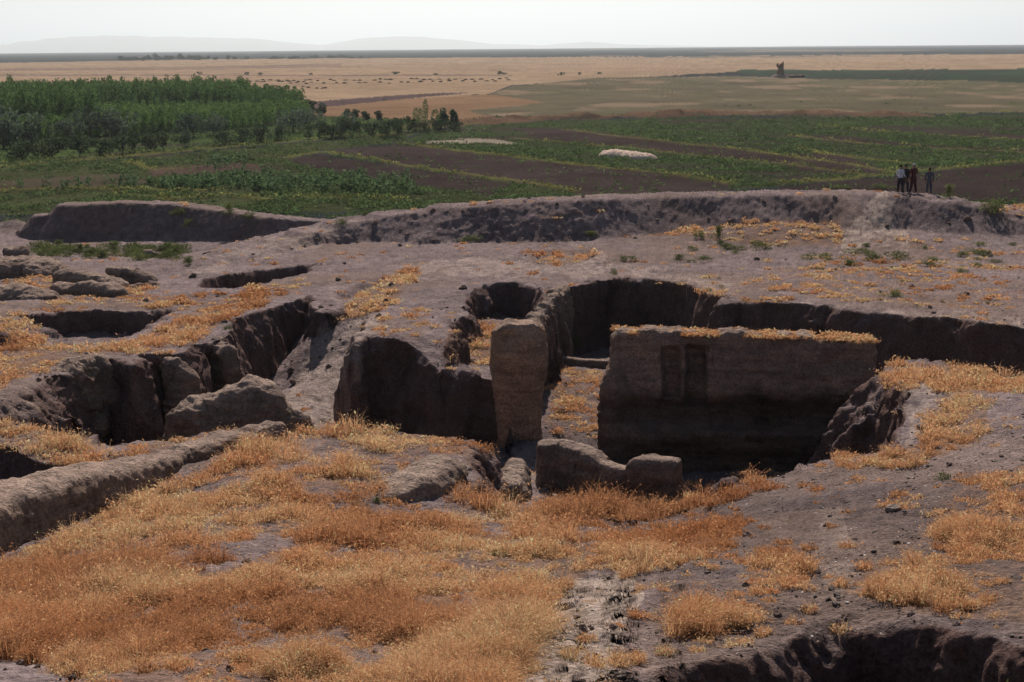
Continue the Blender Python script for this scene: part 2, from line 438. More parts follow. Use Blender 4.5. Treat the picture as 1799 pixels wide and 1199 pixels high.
def leaf_mat(name, trans=0.3):
    m, t, b = new_mat(name)
    a = N(t, 'ShaderNodeVertexColor', layer_name='col')
    oi = N(t, 'ShaderNodeObjectInfo')
    r = N(t, 'ShaderNodeValToRGB'); r.color_ramp.elements[0].color = (0.72, 0.75, 0.72, 1); r.color_ramp.elements[1].color = (1.25, 1.22, 1.2, 1)
    t.links.new(oi.outputs['Random'], r.inputs['Fac'])
    c = mix_mul(t, a.outputs['Color'], r.outputs['Color'])
    d = N(t, 'ShaderNodeBsdfDiffuse'); tr = N(t, 'ShaderNodeBsdfTranslucent')
    t.links.new(c, d.inputs['Color']); t.links.new(c, tr.inputs['Color'])
    mx = N(t, 'ShaderNodeMixShader'); mx.inputs[0].default_value = trans
    t.links.new(d.outputs[0], mx.inputs[1]); t.links.new(tr.outputs[0], mx.inputs[2])
    t.links.new(mx.outputs[0], t.nodes['Material Output'].inputs['Surface'])
    return m

def plain_mat(name, rgb, rough=0.9):
    m, t, b = new_mat(name)
    g = N(t, 'ShaderNodeTexCoord')
    c1, _ = noise_ramp(t, g.outputs['Object'], 8.0, 4, (0.8, 0.8, 0.8), (1.15, 1.15, 1.15))
    r = N(t, 'ShaderNodeRGB'); r.outputs[0].default_value = (*rgb, 1)
    t.links.new(mix_mul(t, r.outputs[0], c1), b.inputs['Base Color'])
    b.inputs['Roughness'].default_value = rough
    return m

M_GROUND = soil_mat('ground_soil')
M_MUD = soil_mat('mud_brick', strata=True, bump=0.07)
M_GRASS = leaf_mat('dry_grass', 0.35)
M_LEAF = leaf_mat('foliage', 0.45)
M_BARK = plain_mat('bark', (0.10, 0.075, 0.055))

# ------------------------------------------------------------------ surface cover, painted from the layout of the photograph
# dry grass: outline in photograph pixels, density, blade height
GRASS = [
 ([(0,988),(150,918),(300,864),(380,815),(440,780),(490,752),(620,760),(740,765),(860,775),(840,800),(760,800),(700,835),(680,872),(760,900),(860,918),(1150,922),(1240,945),(1290,935),(1260,975),(1130,1005),(1050,1000),(1005,1020),(975,1080),(940,1140),(905,1199),(890,1230),(100,1230),(120,1185),(60,1165),(0,1160),(-300,1170),(-300,1060)],1.0,1.0),
 ([(820,850),(850,888),(1000,880),(1150,885),(1215,868),(1245,890),(1150,913),(1000,914),(850,913),(775,893)],1.2,1.25),
 ([(700,745),(870,748),(870,790),(840,830),(810,800),(760,795)],0.9,1.0),
 ([(965,640),(1062,650),(1052,770),(1000,775),(955,745)],1.6,0.6),
 ([(785,580),(870,575),(875,640),(780,640)],1.6,1.2),
 ([(0,745),(110,770),(190,805),(140,828),(70,810),(0,790)],1.0,0.9),
 ([(130,826),(190,800),(340,766),(440,755),(330,790),(220,815),(110,845)],0.7,0.7),
 ([(370,745),(440,705),(450,735),(390,755)],0.8,0.7),
 ([(-100,600),(60,610),(190,612),(250,590),(360,540),(440,505),(545,500),(480,530),(405,560),(330,605),(250,620),(150,625),(0,680),(-100,700)],0.85,0.8),
 ([(0,545),(60,560),(80,600),(0,640),(-60,640)],0.8,0.8),
 ([(70,520),(250,520),(400,515),(330,540),(250,543),(150,535),(70,545)],0.6,0.6),
 ([(0,485),(80,478),(280,505),(240,520),(80,520),(20,500)],0.5,0.5),
 ([(565,578),(690,536),(745,478),(700,474),(620,525),(600,550)],1.5,0.8),
 ([(1290,500),(1360,470),(1500,460),(1799,495),(1799,545),(1650,540),(1450,525)],0.38,0.45),
 ([(1330,440),(1560,450),(1799,455),(1799,480),(1500,470)],0.22,0.5),
 ([(1135,412),(1250,392),(1380,385),(1480,388),(1470,432),(1350,432),(1250,420)],1.2,0.8),
 ([(1560,635),(1660,640),(1799,648),(1900,660),(1900,690),(1799,690),(1650,690),(1600,655)],0.85,0.8),
 ([(1450,812),(1500,770),(1545,735),(1552,650),(1600,665),(1580,740),(1572,795)],0.9,0.9),
 ([(1600,805),(1640,720),(1690,695),(1740,705),(1720,780),(1660,800)],0.8,0.8),
 ([(1470,818),(1560,790),(1640,800),(1600,820),(1520,825)],0.7,0.6),
 ([(1640,890),(1720,840),(1799,820),(1950,830),(1950,1000),(1799,990),(1700,960),(1640,940)],0.8,0.9),
 ([(1560,1010),(1700,960),(1799,980),(1950,1000),(1950,1100),(1799,1095),(1600,1075),(1530,1050)],0.55,0.7),
 ([(1190,945),(1250,905),(1305,905),(1310,945),(1240,975)],0.85,0.8),
 ([(1310,1000),(1370,965),(1420,1000),(1400,1030),(1330,1050)],0.7,0.7),
 ([(1190,1080),(1300,1045),(1380,1050),(1330,1090),(1250,1125),(1180,1115)],0.6,0.7),
 ([(1430,880),(1560,860),(1640,900),(1560,930),(1440,900)],0.18,0.5),
 ([(1135,492),(1200,498),(1272,520),(1262,532),(1190,512),(1130,500)],1.0,0.7),
 ([(930,445),(985,438),(1050,445),(1030,456),(980,468),(932,460)],0.9,0.7),
 ([(640,575),(700,555),(760,540),(740,600),(690,598)],0.35,0.5),
 ([(1290,520),(1400,522),(1390,534),(1300,530)],0.6,0.5),
 ([(940,378),(1080,362),(1090,368),(950,392)],0.35,0.5),
 ([(1725,348),(1850,345),(1850,385),(1740,378)],0.6,0.6),
 ([(1550,420),(1640,425),(1799,445),(1799,455),(1600,440)],0.4,0.6),
 ([(1390,850),(1290,880),(1240,895),(1280,865),(1340,845)],0.5,0.9),
]
BARE = [([(480,772),(590,770),(640,800),(560,830),(470,820)],0.75),([(350,960),(430,935),(540,945),(520,965),(420,1000),(250,1010)],0.8),([(60,1080),(300,1060),(250,1100),(80,1110)],0.5),([(820,920),(1150,930),(1100,960),(900,955)],0.6),([(560,1140),(700,1130),(720,1199),(560,1199)],0.2)]
PALE = [([(565,585),(640,560),(690,548),(640,620),(600,755),(530,755),(500,690)],.6),([(1005,1015),(1090,1005),(1130,1040),(1100,1100),(1080,1199),(900,1210),(950,1130),(985,1060)],1.0),([(1430,900),(1480,890),(1520,1000),(1470,1060),(1440,1030)],.25),
        ([(1470,440),(1500,385),(1530,340),(1560,345),(1560,390),(1600,440)],.9),([(985,722),(1035,722),(1040,738),(990,740)],1.0),
        ([(700,470),(1000,440),(1300,500),(1250,510),(1100,480),(850,490)],.45),([(1590,690),(1640,660),(1660,690),(1620,760),(1590,800)],.6),([(300,470),(620,385),(640,400),(560,430),(360,480)],.35),([(1300,520),(1799,560),(1799,575),(1500,538)],.5)]

def poly_mask(px, py, P, soft=0, seed=3, amp=9.0):
    P = np.array(P, float)
    lo, hi = P.min(0)-20, P.max(0)+20
    r = np.zeros(px.shape)
    m = (px > lo[0]) & (px < hi[0]) & (py > lo[1]) & (py < hi[1])
    if m.any():
        a, b = px[m], py[m]
        r[m] = inside(a+amp*fbm2(a, b, 34, 3, seed), b+amp*0.5*fbm2(a, b, 24, 3, seed+9), P)
    return r

def mound_cover(px, py, r):
    g, gh = np.zeros(px.shape), np.zeros(px.shape)
    for k, (P, dn, hh) in enumerate(GRASS):
        m = poly_mask(px, py, P, seed=60+k)
        g = np.maximum(g, m*dn); gh = np.maximum(gh, m*hh)
    for k, (P, dn) in enumerate(BARE):
        g = g*(1-dn*poly_mask(px, py, P, seed=160+k))
    pale = np.zeros(px.shape)
    for k, (P, dn) in enumerate(PALE):
        pale = np.maximum(pale, dn*poly_mask(px, py, P, seed=260+k, amp=26))
    return g, gh, pale

STRAW = np.array((0.44, 0.285, 0.185))
SOIL = np.array((0.044, 0.033, 0.033))
GREEN = np.array((0.052, 0.085, 0.026))
FIELDS = [  # on the plain, painted in order: outline (photograph pixels), colour
 ([(-400,114),(0,111),(350,104.5),(900,101),(1400,97.5),(1799,95),(2300,91),(2300,128),(1300,126),(900,150),(860,165),(500,190),(-400,230)],(0.27,0.195,0.135)),
 ([(-400,124),(300,118),(600,112),(600,118),(300,123),(-400,128)],(0.20,0.14,0.11)),
 ([(-400,131),(900,132),(900,134),(-400,133.5)],(0.17,0.12,0.10)),
 ([(1000,101),(1300,99),(1600,97.5),(1300,101.5)],(0.12,0.11,0.09)),
 ([(490,190),(560,178),(700,168),(780,163),(830,163),(720,173),(600,186),(520,200)],(0.085,0.06,0.062)),
 ([(500,196),(720,173),(860,166),(1000,160),(1200,170),(900,200),(800,215),(600,225),(500,215)],(0.195,0.125,0.08)),
 ([(860,166),(900,152),(1050,137),(1290,134),(1400,138),(2300,150),(2300,192),(1640,200),(1560,200),(1000,205),(860,205),(820,195),(960,180)],(0.112,0.098,0.068)),
 ([(1285,128),(1300,123),(1500,123),(2300,118),(2300,150),(1800,146),(1640,139),(1400,136),(1330,133)],(0.038,0.055,0.038)),
 ([(760,228),(880,217),(980,212),(1100,210),(1420,205),(1560,206),(1660,206),(2300,178),(2300,300),(1799,290),(1650,300),(1350,330),(900,345),(700,252)],(0.040,0.054,0.026)),
 ([(900,228),(1010,226),(1190,252),(1290,262),(1500,291),(1580,303),(1480,310),(1310,284),(1100,260),(960,247)],tuple(SOIL*1.1)),
 ([(690,254),(780,263),(960,285),(1170,306),(1290,325),(1250,345),(900,345),(1010,338),(700,290),(580,266)],tuple(SOIL*1.15)),
 ([(1380,240),(1500,254),(1799,270),(1799,262),(1650,258),(1480,240)],tuple(SOIL)),
 ([(1540,224),(1799,238),(1799,246),(1650,236)],tuple(SOIL*1.2)),
 ([(1380,268),(1480,272),(1560,300),(1500,296),(1400,280)],tuple(SOIL*1.1)),
 ([(1365,330),(1480,320),(1580,310),(1690,297),(1799,287),(2300,250),(2300,360),(1799,360),(1400,345)],tuple(SOIL*0.9)),
 ([(-400,300),(225,279),(500,254),(740,230),(700,250),(560,266),(505,282),(700,292),(1010,340),(1000,370),(-400,380)],(0.05,0.056,0.029)),
 ([(500,282),(560,272),(700,293),(900,324),(860,345),(700,320),(560,298)],tuple(SOIL)),
 ([(260,296),(420,286),(520,296),(400,310),(260,312)],(0.075,0.052,0.045)),
 ([(0,318),(200,306),(260,315),(250,330),(0,332)],(0.07,0.058,0.042)),
 ([(745,249),(800,246),(860,250),(820,252),(750,253)],(0.24,0.21,0.17)),
 ([(800,243),(870,245),(925,254),(880,254),(820,247)],(0.24,0.21,0.17)),
 ([(-400,170),(60,165),(440,155),(500,190),(560,205),(830,215),(760,225),(500,250),(225,275),(-400,305)],(0.055,0.085,0.03)),
]

def plain_colour(x, y, px, py):
    r = np.hypot(x, y)
    c = np.empty(x.shape+(3,))
    s = fbm2(x, y*0.25, 420, 4, 70)
    far = np.array((0.032, 0.038, 0.042))
    c[:] = far
    c += (smooth(0.3, 0.5, s)*0.35)[..., None]*(np.array((0.34, 0.27, 0.2))-far)
    wx = px+2.5*fbm2(px, py*4, 60, 2, 71); wy = py+0.9*fbm2(px, py*4, 40, 3, 72)
    for P, col in FIELDS:
        P = np.array(P, float)
        m = inside(wx, wy, P)
        c[m] = col
    # mottling of crops and stubble
    n1 = fbm2(x, y, 9.0, 4, 73); n2 = fbm2(x, y, 1.6, 2, 74); n3 = fbm2(x, y, 45, 3, 75)
    c *= (1+0.28*n1+0.22*n2*smooth(500, 150, r)+0.2*n3)[..., None]
    gm = (c[..., 1] > c[..., 0]*1.12)*smooth(0.0, 0.45, fbm2(x*.35, y, 7, 3, 79))*0.75
    c += gm[..., None]*(SOIL*1.1-c)
    # steppe: tan and green tufts
    st = inside(wx, wy, np.array(FIELDS[6][0], float))
    a = smooth(0.05, 0.4, fbm2(x*0.9, y*0.5, 14, 4, 76)+0.35*n3)*st
    c += (a*0.55)[..., None]*(np.array((0.27, 0.19, 0.14))-c)
    a = smooth(0.1, 0.5, fbm2(x*0.6, y*0.3, 12, 4, 77))*st
    c += (a*0.5)[..., None]*(np.array((0.075, 0.085, 0.045))-c)
    # field banks: dry yellow-green grass
    for l, hh in BW:
        d = np.full(x.shape, 99.0)
        for i in range(len(l)-1):
            d = np.minimum(d, seg_d(x, y, l[i], l[i+1])[0])
        a = smooth(1.1, 0.3, d+0.5*n2)*0.85
        c += a[..., None]*(np.array((0.125, 0.12, 0.045))*(1+0.3*n1[..., None])-c)
    d = np.full(x.shape, 99.0)
    for i in range(len(BANK)-1):
        d = np.minimum(d, seg_d(x, y, BANK[i], BANK[i+1])[0])
    a = smooth(9, 4, d+5*n1)*0.85
    c += a[..., None]*(np.array((0.13, 0.08, 0.055))*(1+0.3*n2[..., None])-c)
    return np.clip(c, 0.01, 0.8)

# ------------------------------------------------------------------ ground sheet
AZ = math.radians(36.0)
NC, NR = 2200, 1080
def build_ground():
    az = np.linspace(-AZ, AZ, NC)
    r = np.concatenate([np.arange(4, 130, 0.045), 1/np.linspace(1/130, 1/600, 500)[1:], 1/np.linspace(1/600, 1/24000., 330)[1:]])
    sa, ca = np.sin(az), np.cos(az)
    cum = np.empty((NC, len(r)))
    Zs = np.empty((NC, len(r)), np.float32)
    for i0 in range(0, NC, 160):
        s = slice(i0, min(i0+160, NC))
        z = height(sa[s, None]*r[None], ca[s, None]*r[None])
        Zs[s] = z
    el = np.arctan2(Zs-CAMZ, r[None])
    w = np.abs(np.diff(el, axis=1))*np.where(r[1:] < 130, 1.0, 1.5)+0.08*np.diff(r)/np.sqrt(r[1:]*np.maximum(r[1:], 30))*np.where(r[1:] < 130, 1.0, 0.15)+1e-7
    # smooth the row density across neighbouring columns
    kk = 24
    cs = np.cumsum(np.vstack([np.repeat(w[:1], kk, 0), w, np.repeat(w[-1:], kk, 0)]), 0)
    w = (cs[2*kk:]-cs[:-2*kk])[:NC]/(2*kk)
    w = np.vstack([w, np.repeat(w[-1:], NC-len(w), 0)]) if len(w) < NC else w
    cum = np.concatenate([np.zeros((NC, 1)), np.cumsum(w, 1)], 1)
    R = np.empty((NC, NR))
    for i in range(NC):
        R[i] = np.interp(np.linspace(0, cum[i, -1], NR), cum[i], r)
    X, Y = sa[:, None]*R, ca[:, None]*R
    Z = np.empty_like(X)
    for i0 in range(0, NC, 160):
        s = slice(i0, min(i0+160, NC))
        Z[s] = height(X[s], Y[s])
    # weathering: displace along the normal, most on steep faces
    P = np.stack([X, Y, Z], -1)
    n = np.cross(np.gradient(P, axis=1), np.gradient(P, axis=0))
    n /= np.linalg.norm(n, axis=-1, keepdims=True)+1e-9
    n *= np.sign(n[..., 2:3]+1e-9)
    near = R < 126
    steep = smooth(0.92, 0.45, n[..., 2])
    xm, ym, zm = X[near], Y[near], Z[near]
    sn = steep[near]*np.where(ym > 74, 0.4, np.where(ym < 22, 0.45, 1.0))
    d = (0.30*fbm3(xm, ym, zm*0.8, 1.2, 4, 80)+0.13*fbm3(xm, ym, zm*1.4, 0.33, 3, 84))*sn
    d += (0.075*fbm2(xm, ym, 0.9, 4, 86)+0.05*fbm2(xm, ym, 0.22, 2, 88))*(1-0.6*sn)
    rub = smooth(0.985, 0.80, n[..., 2][near])*smooth(-0.2, 0.3, fbm2(xm, ym, 4, 2, 89))+0.25*smooth(0.1, 0.5, fbm2(xm, ym, 2.2, 3, 87))
    rub *= np.where(ym < 22, 0.35, 1.0)
    rub *= np.where((np.abs(xm+2.2) < 1.6) & (ym < 38), 0.15, 1.0)
    d += 0.20*np.clip(fbm3(xm, ym, zm, 0.42, 3, 99)-0.12, 0, 1)*rub
    # erosion runnels down the steep faces
    d += 0.07*steep[near]*np.abs(noise2(xm/0.5+0.3*noise2(ym, zm, 5), ym/0.5, 90))
    P[near] += n[near]*d[:, None]
    qx, qy = project(P[..., 0], P[..., 1], P[..., 2])
    for a_, b_, rx, ry, dp in ((160,750,17,24,1.1),(122,758,16,20,0.9),(275,690,34,36,0.7),(75,668,30,14,0.5),(350,640,24,18,0.4),(395,610,18,26,0.5),(190,690,26,20,0.4),(820,590,14,22,0.4),(690,650,44,40,0.35)):
        k = np.exp(-np.clip(((qx-a_)/rx)**2+((qy-b_)/ry)**2, 0, 30)**2)*dp*steep*(R < 60)
        P[..., 1] += k
    # colour
    px, py = project(P[..., 0], P[..., 1], P[..., 2])
    col = np.empty(P.shape)
    far = Y > 116
    col[far] = plain_colour(X[far], Y[far], px[far], py[far])
    m = ~far
    xm, ym, zm = X[m], Y[m], P[..., 2][m]
    g, gh, pale = mound_cover(px[m], py[m], R[m])
    c = np.empty((len(xm), 3)); c[:] = (0.205, 0.163, 0.165)
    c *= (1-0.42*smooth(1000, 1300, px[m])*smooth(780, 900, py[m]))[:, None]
    mot = fbm2(xm, ym, 2.6, 4, 91); fine = fbm2(xm, ym, 0.22, 3, 92)
    c *= (1+0.3*mot+0.45*fine)[:, None]
    tan = smooth(-0.1, 0.45, fbm2(xm, ym, 5.0, 3, 93))[:, None]*0.4
    c += tan*(np.array((0.215, 0.155, 0.125))-c)
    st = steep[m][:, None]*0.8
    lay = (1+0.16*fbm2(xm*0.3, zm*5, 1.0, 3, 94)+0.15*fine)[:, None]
    c += st*(np.array((0.100, 0.062, 0.055))*lay-c)  # steep faces darkened and reddened in the colour to deepen their shade
    pl = (pale*smooth(-0.6, 0.2, mot+.6*fine))[:, None]
    c += pl*0.85*(np.array((0.40, 0.325, 0.285))*(1+0.35*fine[:, None])-c)
    lit = (np.clip(g, 0, 1)*smooth(-0.45, 0.2, mot*0.8+fine*0.6)*(1-0.7*steep[m]))[:, None]
    c += lit*0.6*(np.array((0.20, 0.115, 0.07))*(1+0.3*fine[:, None])-c)
    # far outer slope greens up
    k = smooth(104, 116, ym+2*mot)[:, None]
    c += k*(np.array((0.085, 0.085, 0.04))-c)
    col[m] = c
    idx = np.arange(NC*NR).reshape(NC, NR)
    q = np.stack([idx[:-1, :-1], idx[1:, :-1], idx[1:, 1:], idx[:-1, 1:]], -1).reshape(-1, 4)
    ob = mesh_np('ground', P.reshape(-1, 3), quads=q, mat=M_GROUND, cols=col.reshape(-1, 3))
    tag(ob, kind='structure')
    return ob
build_ground()

# ------------------------------------------------------------------ standing mud-brick walls
def vnormals(V, q):
    n = np.zeros_like(V)
    fn = np.cross(V[q[:, 2]]-V[q[:, 0]], V[q[:, 3]]-V[q[:, 1]])
    for k in range(4): np.add.at(n, q[:, k], fn)
    return n/(np.linalg.norm(n, axis=1, keepdims=True)+1e-9)

def wall(name, label, path, thick, cat='wall', group=None, power=7, endp=6, batter=0.06, res=0.05, amp=0.10, seed=1, colour=(0.225, 0.172, 0.145), carve=None, topn=0.12, mat=None, ends=0.5, tint=None):
    """path: (x, y, z of the top, z of the foot) from end to end; thick may vary along it"""
    Pth = np.array(path, float)
    th = np.asarray(thick, float)*np.ones(len(Pth))
    L = np.concatenate([[0], np.cumsum(np.hypot(*np.diff(Pth[:, :2], axis=0).T))])
    ns = max(24, int(L[-1]/res))
    hz = float(np.mean(Pth[:, 2]-Pth[:, 3]))
    e = min(ends, 0.45*L[-1])
    n_e = max(6, int(0.5*th.mean()/res))
    a = np.linspace(0, math.pi/2, n_e)
    s0 = e*(1-np.cos(a))
    s = np.concatenate([s0, np.linspace(e, L[-1]-e, ns)[1:-1], L[-1]-s0[::-1]])
    u = np.minimum(s, L[-1]-s)
    q_ = np.clip(1-u/e, 0, 1)
    fs = (1-q_**endp)**(1.0/endp)
    fs = np.maximum(fs, 0.02)
    I = lambda v: np.interp(s, L, v)
    X, Y, ZT, ZB, T = I(Pth[:, 0]), I(Pth[:, 1]), I(Pth[:, 2]), I(Pth[:, 3]), I(th)
    ZT = ZT+topn*fbm2(s, s*0, 0.9, 3, seed)-0.25*(1-fs)*np.minimum(1, ZT-ZB)
    tx, ty = np.gradient(X, s), np.gradient(Y, s)
    l = np.hypot(tx, ty); nx, ny = ty/l, -tx/l              # right-hand side of the path
    k = np.linspace(0, math.pi, 400)
    cxs = np.sign(np.cos(k))*np.abs(np.cos(k))**(2/power); czs = np.abs(np.sin(k))**(2/power)
    al = np.concatenate([[0], np.cumsum(np.hypot(np.diff(cxs)*T.mean()/2, np.diff(czs)*hz))])
    nu = max(16, int(al[-1]/res))
    uu = np.linspace(0, al[-1], nu)
    cx = np.interp(uu, al, cxs); cz = np.interp(uu, al, czs)
    zz = ZB[:, None]+cz[None]*(ZT-ZB)[:, None]
    off = cx[None]*(0.5*T*fs)[:, None]+np.sign(cx)[None]*batter*(1-cz[None])*(ZT-ZB)[:, None]*fs[:, None]
    V = np.stack([X[:, None]+nx[:, None]*off, Y[:, None]+ny[:, None]*off, zz], -1).reshape(-1, 3)
    S = np.repeat(s, nu); C = np.tile(cx, len(s)); Zr = V[:, 2]
    idx = np.arange(len(s)*nu).reshape(len(s), nu)
    q = np.stack([idx[:-1, :-1], idx[1:, :-1], idx[1:, 1:], idx[:-1, 1:]], -1).reshape(-1, 4)
    n = vnormals(V, q)
    mid = np.stack([X, Y, ZT-0.3], -1)[np.repeat(np.arange(len(s)), nu)]
    flip = np.sign((n*(V-mid)).sum(-1).mean())
    n *= flip
    if flip < 0: q = q[:, ::-1]
    x, y, z = V.T
    d = 1.15*amp*fbm3(x, y, z*0.8, 0.9, 4, seed)+0.7*amp*fbm3(x, y, z*1.3, 0.24, 3, seed+5)
    d += -0.35*amp*np.abs(noise2(S/0.35+noise2(z*1.3, S, seed), z*0.25, seed+7))*(np.abs(C) > 0.7)
    V = V+n*d[:, None]
    if carve is not None:
        V = V+n*carve(S, Zr, C, x, y, z)[:, None]
    x, y, z = V.T
    side = np.abs(n[:, 2]) < 0.6
    fine = fbm3(x, y, z, 0.2, 3, seed+11); mot = fbm3(x, y, z, 1.2, 3, seed+12)
    c = np.empty((len(V), 3)); c[:] = colour
    c *= 0.78*(1+0.25*mot+0.3*fine+0.14*fbm2(S*0.2, z*6, 1.0, 2, seed+13)*side)[:, None]
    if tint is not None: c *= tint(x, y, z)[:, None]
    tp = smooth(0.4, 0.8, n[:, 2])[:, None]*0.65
    c += tp*(np.array((0.33, 0.255, 0.22))*(1+0.25*fine[:, None])-c)  # upward faces paled in the colour to strengthen their sunlit look
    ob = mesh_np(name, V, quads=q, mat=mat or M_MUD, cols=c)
    return tag(ob, label, cat, group)

def wp(px, py, h, foot):
    """a point on a wall's centre line from a photograph pixel on its top, h below the eye, foot at that depth"""
    x, y = pt(px, py, h)
    return (x, y, CAMZ-h, CAMZ-foot)

# the big standing wall
def carve_big(S, z, C, x, y, zz):
    px, py = project(x, y, zz)
    d = np.zeros(len(S))
    f = (C > 0.3)                                   # viewer side
    wob = 6*fbm2(px, py, 25, 3, 5)
    box = lambda a, b, c, e, s=5: smooth(a-s, a+s, px+wob)*smooth(b+s, b-s, px+wob)*smooth(c-s, c+s, py+wob)*smooth(e+s, e-s, py+wob)
    d -= 0.5*box(1164, 1192, 612, 700)*f
    d -= 0.6*box(1206, 1240, 608, 716)*f
    d -= 0.10*box(1092, 1160, 618, 690, 8)*f
    d -= 0.38*smooth(690, 722, py+wob*1.5)*smooth(760, 735, py+wob)*smooth(1060, 1110, px)*smooth(1540, 1490, px)*f
    d += 0.45*smooth(742, 752, py+wob-0.03*(px-1100))*smooth(800, 765, py+wob-0.05*(px-1100))*smooth(1075, 1130, px)*smooth(1500, 1440, px)*f
    d += 0.5*smooth(770, 830, py)*f*0.6
    d += 0.40*smooth(615, 690, py)*smooth(1120, 1075, px)
    d -= 0.18*box(1440, 1530, 622, 650, 12)*f
    return d
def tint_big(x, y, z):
    # painted light: upper face and ledge lighter, lower face darker; pl is pale plaster
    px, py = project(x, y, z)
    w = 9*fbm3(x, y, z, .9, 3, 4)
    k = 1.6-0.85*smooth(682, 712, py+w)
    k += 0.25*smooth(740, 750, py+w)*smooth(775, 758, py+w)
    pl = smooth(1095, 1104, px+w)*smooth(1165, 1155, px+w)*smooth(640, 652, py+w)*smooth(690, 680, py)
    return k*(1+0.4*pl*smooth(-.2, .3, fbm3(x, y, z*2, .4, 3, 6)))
bw = [wp(1072,579,9.45,14.2), wp(1200,582,9.45,14.2), wp(1330,586,9.5,14.2), wp(1450,590,9.5,14.2), wp(1540,597,9.55,14.2)]
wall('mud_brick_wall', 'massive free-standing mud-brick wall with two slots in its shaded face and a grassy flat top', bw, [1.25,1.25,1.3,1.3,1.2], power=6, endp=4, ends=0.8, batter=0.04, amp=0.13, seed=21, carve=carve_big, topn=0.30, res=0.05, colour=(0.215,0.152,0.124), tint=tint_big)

# pillar
pc = pt(909, 568, 9.15)
def carve_pillar(S, z, C, x, y, zz):
    px, py = project(x, y, zz)
    return -0.12*smooth(660, 745, py)+0.10*np.exp(-((py-625)/40)**2)-0.14*np.exp(-((px-893)/11)**2-((py-592)/16)**2)
wall('mud_brick_pillar', 'tall narrow mud-brick pillar, the leftover end of a wall', [(pc[0]-0.86, pc[1]+0.1, CAMZ-9.35, CAMZ-14.4), (pc[0]-0.3, pc[1]+0.1, CAMZ-9.08, CAMZ-14.4), (pc[0]+0.3, pc[1]+0.1, CAMZ-9.06, CAMZ-14.4), (pc[0]+0.92, pc[1]+0.1, CAMZ-9.2, CAMZ-14.4)], [1.5,1.6,1.6,1.5], cat='pillar', power=4.2, endp=3.0, batter=-0.012, amp=0.10, seed=31, carve=carve_pillar, ends=0.85, colour=(0.42,0.275,0.20), res=0.04)
# rubble spur behind the pillar
wall('rubble_wall', 'narrow crumbling rubble wall running back from the pillar to the plateau', [wp(926,580,10.15,13.4), wp(938,560,10.2,13.4), wp(950,541,10.3,13.4), wp(964,522,10.45,13.4), wp(985,505,10.65,13.4)], [0.65,0.7,0.75,0.85,1.2], power=4, amp=0.18, seed=37, topn=0.3, res=0.05, batter=0.0)
# low cross wall in the passage
wall('low_mud_wall', 'low thin mud wall crossing the passage behind the pillar with a pale top', [wp(958,621,12.75,14), wp(1000,629,12.85,14), wp(1085,634,12.85,14)], 0.55, power=4, amp=0.06, seed=41, topn=0.08)
# notched wall
wall('notched_mud_wall', 'low mud-brick wall with a rounded notch near its right end and grass at its foot', [wp(943,776,10.95,12.9), wp(985,772,10.9,12.9), wp(1030,787,11.0,12.9), wp(1048,797,11.08,12.9), wp(1062,809,11.23,12.9), wp(1078,817,11.34,12.9), wp(1104,818,11.35,12.9), wp(1116,809,11.21,12.9), wp(1124,802,11.05,12.9), wp(1150,799,11.0,12.9), wp(1197,807,11.06,12.9)], [0.9,0.95,0.95,0.9,0.9,0.88,0.88,0.88,0.9,0.9,0.9], power=5, endp=6, amp=0.08, seed=43, topn=0.05, ends=0.35, res=0.04)
wall('mud_wall_stub', 'small pointed mud wall stub between the pillar foot and the notched wall', [wp(888,856,11.2,12.6), wp(895,840,11.15,12.6), wp(900,826,11.1,12.6), wp(908,806,11.2,12.6)], [1.05,1.15,1.0,0.7], cat='wall stub', power=4, endp=2.6, amp=0.12, seed=47, ends=0.5, res=0.04)
wall('eroded_mud_bank', 'smooth rounded mud bank sloping out of the grass beside the small stub', [wp(668,870,9.78,11.4), wp(722,834,9.68,11.4), wp(772,803,9.66,11.5), wp(806,796,9.72,11.6)], [0.9,1.6,1.7,1.3], cat='bank', power=4, endp=2.6, amp=0.10, seed=53, ends=0.8, res=0.045, colour=(0.33,0.255,0.215))
# long low wall at the left
wall('long_mud_wall', 'long low mud wall running up from the left edge of the excavation with a worn top', [wp(-160,908,8.65,11.0), wp(0,862,8.95,11.0), wp(100,835,9.15,11.0), wp(200,815,9.42,11.2), wp(265,800,9.55,11.2), wp(300,793,9.72,11.2), wp(330,781,9.72,11.2), wp(420,758,9.92,11.2), wp(492,744,10.03,11.0)], [1.75,1.7,1.6,1.4,1.2,1.0,1.0,0.85,0.65], power=6.5, batter=0.1, amp=0.10, seed=59, topn=0.10, colour=(0.27,0.2,0.165))
wall('mud_wall_hump', 'arched lump of collapsed mud wall standing in the left pit beside the ramp', [wp(306,725,10.7,13.4), wp(350,697,10.45,13.4), wp(400,680,10.25,13.4), wp(445,670,10.15,13.4), wp(482,680,10.35,13.4), wp(515,718,11.1,13.4), wp(530,745,11.7,13.4)], [1.3,1.6,1.8,1.8,1.7,1.5,1.2], cat='wall stub', power=3.8, endp=2.6, batter=0.12, amp=0.16, seed=61, topn=0.12, colour=(0.26,0.2,0.165))
def arch_holes(S, z, C, x, y, zz):
    px, py = project(x, y, zz)
    d = np.zeros(len(S))
    for a_, b_, rx, ry in ((160, 748, 16, 24), (124, 758, 14, 20)):
        d -= 0.75*np.exp(-np.clip(((px-a_)/rx)**2+((py-b_)/ry)**2, 0, 9)**3)
    return d
